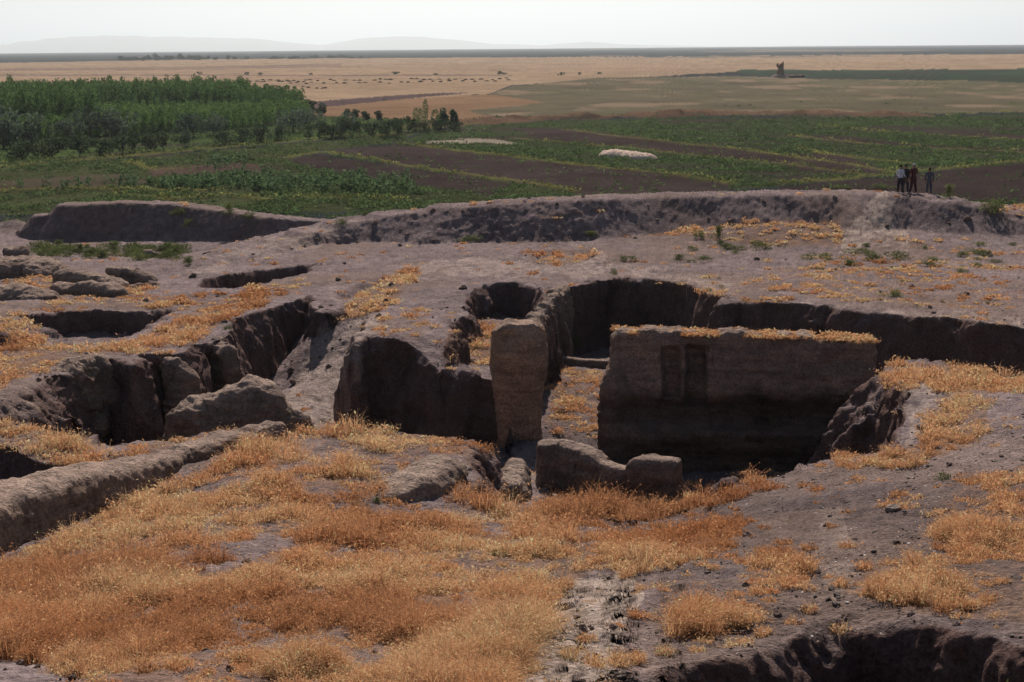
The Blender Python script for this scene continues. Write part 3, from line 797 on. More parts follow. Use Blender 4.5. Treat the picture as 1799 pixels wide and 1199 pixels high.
for k, (lb, p_, th_) in enumerate((('broad rounded mud promontory jutting from the left bank above the dark hole', [wp(100,650,9.75,12.6), wp(150,622,9.72,12.6), wp(185,628,9.85,12.6), wp(212,668,10.7,12.8)], 1.5),
    ('lumpy mud promontory in the middle of the left bank with a steep shaded front', [wp(285,630,10.05,12.9), wp(322,640,10.2,12.9), wp(352,668,10.75,13.0)], 1.2),
    ('knobbly mud knob at the corner where the left bank steps back', [wp(378,592,10.25,13.2), wp(402,612,10.4,13.2), wp(410,648,11.1,13.2)], 1.1),
    ('low rounded mud swelling at the left frame edge in front of the pit', [wp(-60,735,9.75,12), wp(0,700,9.65,12), wp(50,700,9.75,12), wp(75,728,10.3,12)], 1.5))):
    wall('mud_promontory', lb, p_, th_, cat='mud bank', carve=arch_holes if k == 0 else None, power=2.6, endp=2.4, amp=0.26, seed=110+k, topn=0.15, ends=0.7, res=0.05, batter=0.06, colour=(0.24,0.18,0.15))
# worn stumps on the far-left terrace
LOW = [
 ('flat worn mud slab with a bite out of its front at the left edge', [wp(-60,455,10.78,12.2), wp(40,452,10.83,12.2), wp(85,458,10.98,12.2), wp(110,468,11.28,12.2)], 3.4, 3),
 ('long thin worn wall stump with a shaded front on the far-left terrace', [wp(90,478,10.73,12), wp(130,476,10.73,12), wp(180,482,10.78,12), wp(218,496,10.98,12)], 1.5, 3),
 ('second worn wall stump in front of the long thin one', [wp(88,497,10.68,11.8), wp(130,497,10.63,11.8), wp(190,499,10.58,11.8), wp(218,510,10.78,11.8)], 1.3, 3),
 ('squat double-humped wall stump at the right end of the far-left terrace', [wp(185,472,10.83,12.4), wp(215,470,10.83,12.4), wp(240,472,10.88,12.4), wp(274,487,11.28,12.4)], 1.3, 3),
 ('small pale clod in front of the squat stump', [wp(232,495,11.18,12.2), wp(255,497,11.18,12.2)], 1.0, 2.2),
 ('second small clod to the right of the pale clod', [wp(258,493,11.18,12.2), wp(280,495,11.18,12.2)], 1.0, 2.2),
 ('grey rounded mound of mud at the left edge below the slab', [wp(-50,505,10.38,11.8), wp(30,500,10.48,11.8), wp(90,518,10.78,11.8)], 2.2, 2.4),
 ('pale boulder-like lump at the left edge below the far mound', [wp(5,430,11.68,13.4), wp(48,432,11.78,13.4)], 1.8, 2.4),
 ('small lone pale lump below the dark cut face', [wp(250,441,11.98,13.6), wp(280,440,12.03,13.6)], 1.1, 2.4),
 ('flat stone-like lump at the right foot of the cut mound', [wp(355,442,11.88,13.4), wp(392,438,11.88,13.4)], 1.0, 2.4),
]
for k, (lb, p_, th_, po) in enumerate(LOW):
    wall('worn_wall_stump' if th_ > 1.1 else 'clod', lb, p_, th_, cat='wall stub' if th_ > 1.1 else 'clod', power=po, endp=2.6, amp=0.16, seed=70+k, topn=0.12, ends=0.8, res=0.07, batter=0.05, colour=(0.25,0.19,0.16))
wall('mud_block', 'squared mud block standing at the end of the left bank beside the grassy ramp', [wp(556,528,10.9,12.2), wp(602,524,10.95,12.2)], 1.5, cat='block', power=8, endp=6, amp=0.08, seed=90, ends=0.3, colour=(0.26,0.21,0.18))
wall('mud_ledge', 'thin ledge of mud lying at the foot of the squared block', [wp(566,553,11.15,12), wp(612,551,11.15,12)], 0.6, cat='ledge', power=3, amp=0.06, seed=91, ends=0.3)

# ------------------------------------------------------------------ hills, far away
def hills():
    for nm, D, pts in (('hills', 27000, [(-900,95),(-500,80),(-250,88),(-60,88),(40,74),(130,65),(190,62),(260,66),(320,64),(380,67),(440,69),(500,74),(560,79),(620,71),(690,64),(740,65),(800,71),(870,78),(950,80),(1030,74),(1100,78),(1250,82),(1500,80),(1900,84),(2700,84)]),):
        px = np.linspace(pts[0][0], pts[-1][0], 500)
        py = np.interp(px, [p[0] for p in pts], [p[1] for p in pts])
        d = ray(px, py); t = D/d[:, 1]
        zt = np.maximum(CAMZ+d[:, 2]*t+10*fbm2(px, px*0, 50, 3, 7), -250)
        X = d[:, 0]*t
        rows = []
        for f, dz in ((-8000, 0.0), (-5000, 0.4), (-2200, 0.8), (0, 1.0), (2400, 0.7), (6000, 0.0)):
            rows.append(np.stack([X*(D+f)/D, np.full_like(X, D+f)+300*fbm2(px, px*0+f, 40, 2, 8)*(dz > 0), zt*dz*(1+0.12*fbm2(px, px*0+f, 30, 3, 9))-350*(1-dz)], -1))
        V = np.stack(rows, 0)
        n = V.shape[1]; idx = np.arange(V.shape[0]*n).reshape(-1, n)
        q = np.stack([idx[:-1, :-1], idx[:-1, 1:], idx[1:, 1:], idx[1:, :-1]], -1).reshape(-1, 4)
        tag(mesh_np(nm, V.reshape(-1, 3), quads=q, mat=plain_mat('hill_rock', (0.22, 0.17, 0.14))), kind='structure')
hills()

# ------------------------------------------------------------------ dry grass on the mound
def blades(px_, py_, pz_, n, R, Hgt, wid, tint, kr):
    """one bundle of thin bent blades per tuft; returns vertices, quads, tris, colours"""
    ti = np.repeat(np.arange(len(px_)), n)
    m = len(ti)
    a = kr.uniform(0, 2*math.pi, m); rr = kr.uniform(0, 1, m)**0.7*R[ti]*0.55
    bx, by = px_[ti]+np.cos(a)*rr, py_[ti]+np.sin(a)*rr
    la = a+kr.normal(0, 0.7, m)
    th = np.abs(kr.normal(0, 0.62, m))+0.35*rr/(R[ti]+1e-6)       # lean from upright
    th = np.minimum(th, 1.45)
    ln = Hgt[ti]*kr.uniform(0.45, 1.15, m)
    h, lean = ln*np.cos(th), ln*np.sin(th)
    w = wid[ti]*kr.uniform(0.6, 1.3, m)
    fa = kr.uniform(0, 2*math.pi, m)
    wx, wy = np.cos(fa)*w/2, np.sin(fa)*w/2
    dx, dy = np.cos(la)*lean, np.sin(la)*lean
    bz = pz_[ti]-0.03
    kx, ky = kr.normal(0, .22, m)*ln, kr.normal(0, .22, m)*ln
    V = np.empty((m, 5, 3), np.float32)
    V[:, 0] = np.stack([bx-wx, by-wy, bz], -1); V[:, 1] = np.stack([bx+wx, by+wy, bz], -1)
    mx, my, mz = bx+dx*0.35, by+dy*0.35, bz+h*0.62
    V[:, 2] = np.stack([mx+wx*0.9, my+wy*0.9, mz], -1); V[:, 3] = np.stack([mx-wx*0.9, my-wy*0.9, mz], -1)
    V[:, 4] = np.stack([bx+dx+kx, by+dy+ky, bz+h*kr.uniform(0.7, 1.0, m)], -1)
    # seed heads and broken bits caught along the upper half of the stems
    tt = kr.uniform(.45, 1.05, m)[:, None]
    cen = V[:, 4]*tt+np.stack([bx, by, bz], -1)*(1-tt)+kr.normal(0, .03, (m, 3))*ln[:, None]*2
    su = kr.normal(0, 1, (m, 3)); su /= np.linalg.norm(su, axis=1, keepdims=True)
    sv = np.cross(su, kr.normal(0, 1, (m, 3))); sv /= np.linalg.norm(sv, axis=1, keepdims=True)
    ss = (w*kr.uniform(1.2, 3.2, m))[:, None]
    L4 = np.stack([cen-su*ss, cen-sv*ss*.5, cen+su*ss, cen+sv*ss*.5], 1).reshape(-1, 3)
    i = np.arange(m)*5
    q = np.stack([i, i+1, i+2, i+3], -1); t = np.stack([i+3, i+2, i+4], -1)
    c = np.minimum(tint[ti]*(kr.uniform(0.65, 1.3, m)*np.where(kr.uniform(0, 1, m) < .07, 1.5, 1))[:, None], .85)
    q = np.vstack([q, np.arange(m*4).reshape(-1, 4)+m*5])
    return np.vstack([V.reshape(-1, 3), L4]), q, t, np.vstack([np.repeat(c, 5, 0), np.repeat(np.minimum(c*1.15, .85), 4, 0)])

def grass():
    kr = np.random.default_rng(21)
    n = 36000
    r = np.exp(kr.uniform(math.log(11.0), math.log(112), n))            # density falls with the square of distance
    az = kr.uniform(-0.42, 0.42, n)
    x, y = np.sin(az)*r, np.cos(az)*r
    z = height(x, y)
    e = 0.18
    sl = np.hypot(height(x+e, y)-z, height(x, y+e)-z)/e
    px, py = project(x, y, z)
    g, gh, _ = mound_cover(px, py, r)
    cl = smooth(-0.35, 0.35, fbm2(x, y, 1.1, 3, 300)+0.5*fbm2(x, y, 4.5, 2, 310))
    hole = fbm2(x, y, 0.75, 2, 350)
    stray = (g < 0.05) & (sl < .35) & (kr.uniform(0, 1, n) < 0.05)
    g = np.where(stray, 1.5, g); gh = np.where(stray, 0.4, gh)
    keep = (kr.uniform(0, 1, n) < g*np.where(r > 36, .55+.8*cl, (0.16+0.95*cl)*(0.25+1.0*smooth(-.38, .12, hole)))) & (sl < 1.1)
    x, y, z, r, gh, cl, hole = (v[keep] for v in (x, y, z, r, gh, cl, hole))
    big = fbm2(x, y, 2.4, 2, 320)
    Hg = (0.10+0.25*cl)*gh*kr.uniform(0.55, 1.45, len(x))*(.6+.7*smooth(-.3, .3, hole))*(0.8+0.5*smooth(-0.2, 0.5, big))
    R = np.clip(0.0115*r, 0.13, 0.48)*kr.uniform(0.8, 1.3, len(x))*(0.7+0.3*gh)
    # fringe on top of the big wall
    p = np.array(bw)
    m = 300
    t = kr.uniform(0.01, 0.985, m)*(len(p)-1); i = t.astype(int); f = (t-i)[:, None]
    q = p[i]*(1-f)+p[i+1]*f
    k2 = kr.uniform(0, 1, m) < 0.35+0.65*smooth(0.2, 1.2, t)
    ex = np.stack([q[:, 0], q[:, 1]+kr.uniform(-0.55, 0.5, m), q[:, 2]-0.03], -1)[k2]
    x, y, z = np.concatenate([x, ex[:, 0]]), np.concatenate([y, ex[:, 1]]), np.concatenate([z, ex[:, 2]])
    r = np.concatenate([r, np.full(len(ex), 48.0)]); Hg = np.concatenate([Hg, kr.uniform(0.06, 0.18, len(ex))]); R = np.concatenate([R, kr.uniform(0.15, 0.3, len(ex))])
    tone = np.clip(0.5+0.55*fbm2(x, y, 3.0, 3, 330)+0.3*kr.normal(0, 0.5, len(x)), 0, 1)[:, None]
    tint = np.array(GRASS_A)*(1-tone)+np.array(GRASS_B)*tone
    rust = smooth(0.15, 0.5, fbm2(x, y, 4.5, 2, 340))[:, None]*0.7
    tint = tint*(1-rust)+np.array((0.42, 0.185, 0.085))*rust
    wid = np.maximum(0.005, 0.00042*r)
    Vs, Qs, Ts, Cs, o = [], [], [], [], 0
    for lo, hi, nb in ((0, 17, 130), (17, 24, 105), (24, 34, 75), (34, 50, 52), (50, 75, 48), (75, 130, 30)):
        s = (r >= lo) & (r < hi)
        if not s.any(): continue
        V, q, t_, c = blades(x[s], y[s], z[s], nb, R[s], Hg[s], wid[s], tint[s], kr)
        Vs.append(V); Qs.append(q+o); Ts.append(t_+o); Cs.append(c); o += len(V)
    ob = mesh_np('dry_grass', np.concatenate(Vs), np.concatenate(Ts), np.concatenate(Qs), M_GRASS, np.concatenate(Cs), False)
    tag(ob, kind='stuff')
GRASS_A, GRASS_B = (0.66, 0.305, 0.15), (0.88, 0.54, 0.32)
grass()

# ------------------------------------------------------------------ leafy things
def leaf_quads(C, size, kr, up=0.0):
    n = len(C)
    u = kr.normal(0, 1, (n, 3)); u[:, 2] += up; u /= np.linalg.norm(u, axis=1, keepdims=True)
    v = np.cross(u, kr.normal(0, 1, (n, 3))); v /= np.linalg.norm(v, axis=1, keepdims=True)
    s = (size*kr.uniform(0.6, 1.4, n))[:, None]
    u = u*s; v = v*s*0.55
    V = np.stack([C-u, C-v*0.9, C+u, C+v], 1).reshape(-1, 3)
    return V, np.arange(n*4).reshape(-1, 4)

def crown_mesh(name, kind, kr, n, size, tint):
    """crown one unit high on the z axis, foot at 0"""
    if kind == 'poplar':
        t = kr.uniform(0.06, 1, n)**0.9
        rad = 0.13*np.sin(math.pi*np.clip(t*0.90+0.06, 0, 1))**0.45*kr.uniform(0.5, 1.25, n)
        a = kr.uniform(0, 2*math.pi, n)+3*np.floor(t*9)
        C = np.stack([np.cos(a)*rad, np.sin(a)*rad, t+0.02*np.sin(a*3)], -1); up = 1.3
    else:
        L = {'round': 9, 'bush': 10, 'willow': 10, 'shrub': 14}[kind]
        lo = {'round': .12, 'bush': .10, 'willow': .2, 'shrub': .0}[kind]
        wd = {'round': .32, 'bush': .58, 'willow': .40, 'shrub': .62}[kind]
        cen = np.stack([kr.normal(0, wd*0.55, L), kr.normal(0, wd*0.55, L), kr.uniform(lo+.1, .80, L)], -1)
        rr = kr.uniform(.16, .27, L)*(1.15 if kind != 'round' else 1.0)
        if kind == 'shrub': cen[:, 2] *= np.clip(1.1-(np.hypot(cen[:, 0], cen[:, 1])/1.1)**2, .25, 1)
        cen[:, 2] = np.minimum(cen[:, 2], 1-rr*0.95); cen[:, 2] = np.maximum(cen[:, 2], rr*(.3 if kind == 'shrub' else .8))
        k = kr.integers(0, L, n)
        d = kr.normal(0, 1, (n, 3)); d /= np.linalg.norm(d, axis=1, keepdims=True)
        C = cen[k]+d*(rr[k]*kr.uniform(0.45, 1.12, n)**0.5)[:, None]*np.array((1.1, 1.1, .9))
        C = C[C[:, 2] > 0.01]; up = 0.5
        if kind == 'willow': up = 1.0
    V, q = leaf_quads(C, np.full(len(C), size), kr, up)
    c = np.array(tint)*kr.uniform(0.6, 1.45, len(C))[:, None]
    c = c*(1+0.25*fbm3(C[:, 0]*1.0, C[:, 1], C[:, 2], 0.22, 2, 5)[:, None])
    return V, q, np.repeat(np.clip(c, 0.005, 1), 4, 0)

def trunk_mesh(kr, h, r):
    """tapered trunk with a few limbs, one unit tree"""
    Vs, Qs, o = [], [], 0
    def limb(p0, p1, r0, r1):
        nonlocal o
        p0, p1 = np.array(p0), np.array(p1)
        k = 6; a = np.arange(k)*2*math.pi/k
        ring = np.stack([np.cos(a), np.sin(a), a*0], -1)
        mid = (p0+p1)/2+kr.normal(0, .012, 3)
        for p, rr in ((p0, r0), (mid, (r0+r1)/2), (p1, r1)): Vs.append(p+ring*rr)
        for b in (0, 1):
            for j in range(k):
                Qs.append((o+b*k+j, o+b*k+(j+1) % k, o+(b+1)*k+(j+1) % k, o+(b+1)*k+j))
        o += 3*k
    limb((0, 0, -.05), (0, 0, h), r, r*.6)
    for j in range(4):
        a = kr.uniform(0, 6.28)
        limb((0, 0, h*(.7+.08*j)), (math.cos(a)*.16, math.sin(a)*.16, min(.9, h+.25+.06*j)), r*.5, r*.15)
    return np.concatenate(Vs), np.array(Qs)

kr = np.random.default_rng(5)
CROWN, TRUNK = {}, {}
def make_kind(key, kind, n, size, tint, th, trad, cname):
    V, q, c = crown_mesh(cname, kind, kr, n, size, tint)
    ob = mesh_np(cname, V, quads=q, mat=M_LEAF, cols=c, smooth_=False); CROWN[key] = ob.data; bpy.data.objects.remove(ob)
    V, q = trunk_mesh(kr, th, trad)
    ob = mesh_np('trunk', V, quads=q, mat=M_BARK); TRUNK[key] = ob.data; bpy.data.objects.remove(ob)

for k in range(4):
    make_kind(('poplar', k), 'poplar', 340, 0.034, (0.075, 0.13, 0.042), .3, .012, 'crown')
    make_kind(('young', k), 'poplar', 300, 0.040, (0.105, 0.175, 0.052), .3, .012, 'crown')
    make_kind(('willow', k), 'willow', 950, 0.046, (0.070, 0.095, 0.068), .35, .03, 'crown')
    make_kind(('bush', k), 'bush', 950, 0.056, (0.040, 0.060, 0.032), .25, .03, 'crown')
    make_kind(('round', k), 'round', 950, 0.058, (0.050, 0.075, 0.046), .25, .03, 'crown')
    make_kind(('shrub', k), 'shrub', 700, 0.055, (0.105, 0.125, 0.050), .25, .02, 'foliage')

def plant(name, key, x, y, z, h, wid, label, cat, group=None, stem='trunk', leaf='crown'):
    e = empty(name, (x, y, z), label, cat, group)
    e.rotation_euler = (0, 0, kr.uniform(0, 6.28)); e.scale = (wid, wid, h)
    a = bpy.data.objects.new(leaf, CROWN[key]); sc.collection.objects.link(a); a.parent = e
    b = bpy.data.objects.new(stem, TRUNK[key]); sc.collection.objects.link(b); b.parent = e
    return e

def on_plain(px, py):
    x, y = pt(px, py, 17.0)
    return x, y, float(height(np.array([x]), np.array([y]))[0])

def tree_px(name, kind, px, py, hpx, wpx, label, cat='tree', group=None):
    """tree with its foot at a photograph pixel, sized by its height and width there"""
    x, y, z = on_plain(px, py)
    D = math.hypot(x, y)
    h = hpx*D/F
    k = (kind, int(kr.integers(0, 4)))
    base_w = {'poplar': .26, 'young': .26, 'willow': 1.25, 'bush': 1.7, 'round': 1.1}[kind]
    return plant(name, k, x, y, z, h, 1.3*wpx*D/F/base_w, label, cat, group)

# poplar plantation: the nearest three hundred as trees, the rest as one mass
def plantation():
    P = np.array([pt(a, b, 17.0) for a, b in ((-160,264),(0,256),(200,241),(400,229),(520,217),(548,209),(510,197),(455,191),(300,192),(100,194),(-160,198))])
    lo, hi = P.min(0), P.max(0)
    pts = []
    ang = 0.25
    for i in np.arange(-120, 120, 1.75):
        for j in np.arange(-120, 120, 1.9):
            x = (lo[0]+hi[0])/2+i*math.cos(ang)-j*math.sin(ang)+kr.normal(0, .25); y = (lo[1]+hi[1])/2+i*math.sin(ang)+j*math.cos(ang)+kr.normal(0, .25)
            pts.append((x, y))
    pts = np.array(pts)
    pts = pts[inside(pts[:, 0], pts[:, 1], P)]
    pts = pts[np.argsort(np.hypot(pts[:, 0], pts[:, 1]))]
    z = height(pts[:, 0], pts[:, 1])
    px, py = project(pts[:, 0], pts[:, 1], z)
    D = np.hypot(pts[:, 0], pts[:, 1])
    tall = (px < 170) & (py < 236) | (py < 207)
    h = np.where(tall, 7.6, 4.0)*(1+0.10*kr.normal(0, 1, len(pts)))
    h *= np.where((px > 440) & tall, 0.8, 1.0)
    show = (px > -20) & (px < 560)
    # those that show largest: nearest rows in view, every one of the tops along the back edge counted after them
    order = np.where(show)[0]
    idx = set(order[::max(1, len(order)//3000)][:300])
    Vs, Qs, Cs, o = [], [], [], 0
    for i in range(len(pts)):
        key = ('poplar' if tall[i] else 'young', int(kr.integers(0, 4)))
        wd = h[i]*0.7*kr.uniform(.8, 1.2)+1.9
        if i in idx:
            plant('poplar_tree', key, pts[i, 0], pts[i, 1], z[i], h[i], wd, 'slim poplar tree in the close-set rows at the near side of the plantation', 'tree', 'poplar trees of the plantation')
        else:
            me = CROWN[key]
            n = len(me.vertices); co = np.empty(n*3, np.float32); me.vertices.foreach_get('co', co); co = co.reshape(-1, 3)
            cc = np.empty(n*4, np.float32); me.color_attributes['col'].data.foreach_get('color', cc); cc = cc.reshape(-1, 4)[:, :3]
            n2 = (n//4 if D[i] < 290 else n//6)*4
            if n2 < n:
                sel = kr.permutation(n//4)[:n2//4]; sel = (sel[:, None]*4+np.arange(4)).ravel()
                co, cc = co[sel], cc[sel]
            a = kr.uniform(0, 6.28); ca, sa = math.cos(a), math.sin(a)
            sc_ = 1.0
            v = np.stack([(co[:, 0]*ca-co[:, 1]*sa)*wd*sc_+pts[i, 0], (co[:, 0]*sa+co[:, 1]*ca)*wd*sc_+pts[i, 1], co[:, 2]*h[i]+z[i]], -1)
            Vs.append(v); Cs.append(cc*kr.uniform(.75, 1.25)); Qs.append(np.arange(len(v)).reshape(-1, 4)+o); o += len(v)
    tag(mesh_np('poplar_wood', np.concatenate(Vs), quads=np.concatenate(Qs), mat=M_LEAF, cols=np.concatenate(Cs), smooth_=False), kind='stuff')
    print('poplars', len(pts))
plantation()

# willows and bushes along the near edge of the plantation (foot pixel, height, width)
EDGE = [('willow',8,262,52,70),('willow',55,262,40,34),('willow',110,228,42,60),('willow',160,246,42,48),('willow',70,225,38,46),('willow',120,250,30,34),('willow',205,246,40,40),('willow',340,243,34,36),('willow',375,240,30,34),('willow',515,232,32,46),('willow',545,226,28,34),
 ('bush',40,281,24,44),('bush',92,277,26,52),('bush',140,276,28,40),('bush',178,274,24,30),('bush',215,270,24,34),('bush',237,268,26,30),('bush',262,266,24,28),('bush',287,264,24,30),('willow',325,262,26,18),('bush',395,256,20,22),('bush',425,254,24,36),('bush',458,251,24,26),('bush',488,248,24,26),
 ('bush',562,245,24,42),('bush',602,243,26,34),('willow',615,238,30,28),('bush',632,241,20,24),('bush',655,240,22,26),('bush',680,238,24,28),('bush',700,236,22,20)]
for i, (kd, a, b, h, w) in enumerate(EDGE):
    nm = 'willow_tree' if kd == 'willow' else 'bush'
    tree_px(nm, kd, a, b, h*1.35, w*1.15, 'grey-green willow standing at the plantation edge' if kd == 'willow' else 'low dark bush in the hedge along the plantation edge', 'tree' if kd == 'willow' else 'bush', 'willows at the plantation edge' if kd == 'willow' else 'bushes along the plantation edge')
for kd, a, b, h, w, lb in [
 ('round',540,199,24,28,'round tree at the far right corner of the plantation, left of a pair'),
 ('round',567,202,22,20,'smaller round tree at the plantation corner, right of a pair'),
 ('round',608,209,18,20,'round tree standing in the tan field, nearest the plantation'),
 ('round',623,209,17,16,'round tree touching the one nearest the plantation in the tan field'),
 ('round',644,211,16,20,'lone round tree in the middle of the tan field row'),
 ('round',668,213,18,17,'round tree at the right end of the tan field row'),
 ('bush',718,233,30,32,'dark bushy tree right of the hedge gap'),
 ('poplar',735,214,24,14,'narrow oval tree behind the dark bushy tree'),
 ('poplar',748,222,38,7,'thin spindly poplar standing alone in the tree row'),
 ('bush',745,234,22,22,'small conical bush under the thin spindly poplar'),
 ('poplar',765,228,34,12,'slim tree left of the big double-headed tree'),
 ('round',783,226,38,24,'tall left head of the double-headed tree at the row end'),
 ('round',798,226,34,20,'right head of the double-headed tree at the row end'),
 ('bush',775,231,22,40,'dark undergrowth bush at the foot of the double-headed tree'),
 ('bush',800,230,18,26,'last low bush at the right end of the tree row'),
 ('bush',690,246,8,40,'low scrub below the hedge on the field bank')]:
    tree_px('bush' if kd == 'bush' else 'tree', kd, a, b, h, w, lb, 'bush' if kd == 'bush' else 'tree')
for a, b, h, w in [(350,131,5,9),(435,132,6,8),(458,132,5,8),(545,132,4,7),(878,131,6,10),(886,131,4,12),(985,133,7,10),(1018,132,5,7),(1052,131,5,7),(695,131,5,16),(765,133,4,8)]:
    tree_px('scrub_bush', 'bush', a, b, h, w, 'small dark scrub bush far out along the track through the stubble', 'bush', 'scrub bushes along the far track')
for i in range(46):
    a = [262,275,290,300,318,334,350][i] if i < 7 else kr.uniform(206, 640)
    h = [10,13,9,9,12,9,9][i] if i < 7 else kr.uniform(5, 9)*(1.0 if a < 450 else 0.75)
    tree_px('village_tree', 'round', a, 107-0.012*(a-206)+kr.uniform(-.4, .8), h, kr.uniform(7, 14), 'hazy blue-grey tree of the far village row', 'tree', 'trees of the far village')

# green shrubs on the mound (pixel, height and width in pixels)
SHR = [(1100,459,12,34,'olive shrub on the grey plateau beside the shallow grassy hollow'),(1078,483,16,12,'small upright olive shrub at the plateau rim above the big room'),(1228,419,16,22,'grey-green shrub below the long ridge near the tan grass'),(1262,418,22,26,'larger grey-green shrub at the left end of the tan grass patch'),(1215,440,10,22,'flat olive shrub on the plateau near the ridge foot'),(1360,326,14,18,'dark shrub on the crest of the ridge'),(1330,333,8,14,'tiny shrub on the ridge crest left of the dark one'),(1665,348,24,26,'dark rounded shrub at the end of the ridge crest right of the people'),(1545,332,10,40,'low dark scrub on the ridge crest left of the people'),(1480,332,8,40,'thin scrub line on the ridge crest'),(1745,372,26,44,'olive bush on the outer slope at the right edge'),(405,378,20,26,'pale green shrub on the crest of the cut mound'),(332,398,14,20,'yellow-green shrub clinging to the dark cut face of the mound'),(314,376,14,24,'dark shrub high on the dark cut face of the mound'),(830,423,12,44,'bright green weeds at the foot of the ridge'),(1040,416,10,40,'pale green weeds at the foot of the ridge slope'),(440,384,12,24,'dull shrub on the rubble right of the cut mound'),(640,378,10,20,'dark shrub on the slope beside the ridge path'),(600,393,10,24,'scrubby shrub left of the ridge path'),(333,466,14,18,'lone shrub beside the grey path near the oblong pit'),(1660,845,18,30,'small dark weed on the gravel slope at the right'),(870,975,14,20,'small blue-green weed in the foreground grass'),(1090,962,16,28,'blue-green weed at the edge of the foreground grass'),(665,885,14,24,'green weed beside the rounded mud bank'),(1010,612,26,18,'bright green plant on the dark floor of the big room'),(398,578,10,22,'pale olive shrub at the edge of the left bank'),(1575,455,16,40,'greyish olive shrub row in the plateau grass'),(1530,460,14,50,'olive scrub in the plateau grass'),(1440,455,12,60,'dull olive scrub in the tan plateau grass'),(1570,520,16,30,'grey shrub on the tan right plateau'),(1690,480,10,22,'small olive shrub at the right of the plateau'),(1190,456,10,30,'olive tuft left of the plateau grass'),(1000,1010,2,2,'')]
for i, (a, b, h, w, lb) in enumerate(SHR[:-1]):
    x, y, z = hit(a, b)
    D = math.hypot(x, y)
    plant('shrub', ('shrub', i % 4), x, y, z-0.03, h*D/F*1.1, w*D/F/1.5, lb, 'shrub', None, 'stem', 'foliage')
for i in range(60):
    a = kr.uniform(50, 330); b = kr.uniform(436, 452+.03*a)
    x, y, z = hit(a, b); D = math.hypot(x, y)
    plant('shrub', ('shrub', i % 4), x, y, z, kr.uniform(9, 17)*D/F, kr.uniform(22, 44)*D/F/1.5, 'dark green scrub below the far mound behind the worn wall stumps', 'shrub', 'scrub below the far mound', 'stem', 'foliage')
for i in range(46):
    a = kr.uniform(1180, 1799); b = kr.uniform(428, 470) if i < 26 else kr.uniform(470, 535)
    x, y, z = hit(a, b); D = math.hypot(x, y); s = 1.0 if i < 26 else .45
    plant('shrub', ('shrub', i % 4), x, y, z, s*kr.uniform(6, 11)*D/F, s*kr.uniform(12, 40)*D/F/1.5, 'low olive tuft scattered over the plateau in front of the ridge', 'shrub', 'olive tufts on the plateau', 'stem', 'foliage')
x, y = pt(1790, 1230, 6.9)
plant('shrub', ('shrub', 1), x+0.1, y+0.1, CAMZ-8.3, 1.9, 0.8, 'dark green leafy shrub in the shaded hollow at the bottom right corner', 'shrub', None, 'stem', 'foliage')

# ------------------------------------------------------------------ crops and weeds on the near fields
def crops():
    kr = np.random.default_rng(31)
    n = 120000
    r = 1/kr.uniform(1/480, 1/128, n); az = kr.uniform(-0.40, 0.40, n)
    x, y = np.sin(az)*r, np.cos(az)*r
    z = height(x, y); px, py = project(x, y, z)
    c = plain_colour(x, y, px, py)
    green = (c[:, 1] > c[:, 0]*1.03)
    yel = (c[:, 1] > c[:, 0]*0.93) & ~green & (c[:, 2] < c[:, 1]*.6) & (c[:, 0] > .075)
    soil = (c.sum(1) < 0.24) & ~green
    u = kr.uniform(0, 1, n)
    cl = smooth(-.4, .4, fbm2(x, y, 5, 3, 33))
    keep = (z < 2.2) & (y > 124) & ((green & (u < .05+.6*cl**1.5)) | (yel & (u < .28)) | (soil & (u < .05*cl)))
    x, y, z, green, yel, r, cl = (v[keep] for v in (x, y, z, green, yel, r, cl))
    C, S, T = [], [], []
    h = np.where(yel, .30, .30)*(0.5+.9*cl)*kr.uniform(.6, 1.4, len(x))
    col = np.where(yel[:, None], np.array((.125, .135, .045)), np.array((.056, .084, .034)))*kr.uniform(.55, 1.6, len(x))[:, None]
    for k in range(5):
        C.append(np.stack([x+kr.normal(0, .42, len(x)), y+kr.normal(0, .42, len(x)), z+h*kr.uniform(.2, 1, len(x))], -1)); S.append(.10+.0004*r); T.append(col)
    C, S, T = np.concatenate(C), np.concatenate(S), np.concatenate(T)
    V, q = leaf_quads(C, S, kr, .6)
    tag(mesh_np('field_crops', V, quads=q, mat=M_LEAF, cols=np.repeat(T, 4, 0), smooth_=False), kind='stuff')
    # tall leafy crop in ragged rows
    C, S, T = [], [], []
    for (x0, y0, x1, y1, m, jit) in ((20,330,260,332,16,2),(205,325,270,323,14,2.5),(285,332,430,330,60,3),(300,327,440,322,60,4),(380,318,480,312,40,4),(430,332,640,334,90,4),(470,322,640,318,70,5),(600,334,740,338,60,4),(360,290,440,284,30,4),(660,330,720,322,20,4)):
        for k in range(m):
            a = kr.uniform(x0, x1); b = y0+(y1-y0)*(a-x0)/(x1-x0)+kr.normal(0, jit)
            X, Y = pt(a, b, 17.0); Z = float(height(np.array([X]), np.array([Y]))[0])
            hh = kr.uniform(.9, 1.6)
            nl = 26
            t = kr.uniform(.05, 1, nl)
            C.append(np.stack([X+kr.normal(0, .22, nl), Y+kr.normal(0, .22, nl), Z+t*hh], -1)); S.append(np.full(nl, .2))
            T.append(np.array((.075, .115, .055))*kr.uniform(.6, 1.5, nl)[:, None])
    V, q = leaf_quads(np.concatenate(C), np.concatenate(S), kr, .5)
    tag(mesh_np('tall_crop_leaves', V, quads=q, mat=M_LEAF, cols=np.repeat(np.concatenate(T), 4, 0), smooth_=False), kind='stuff')
crops()

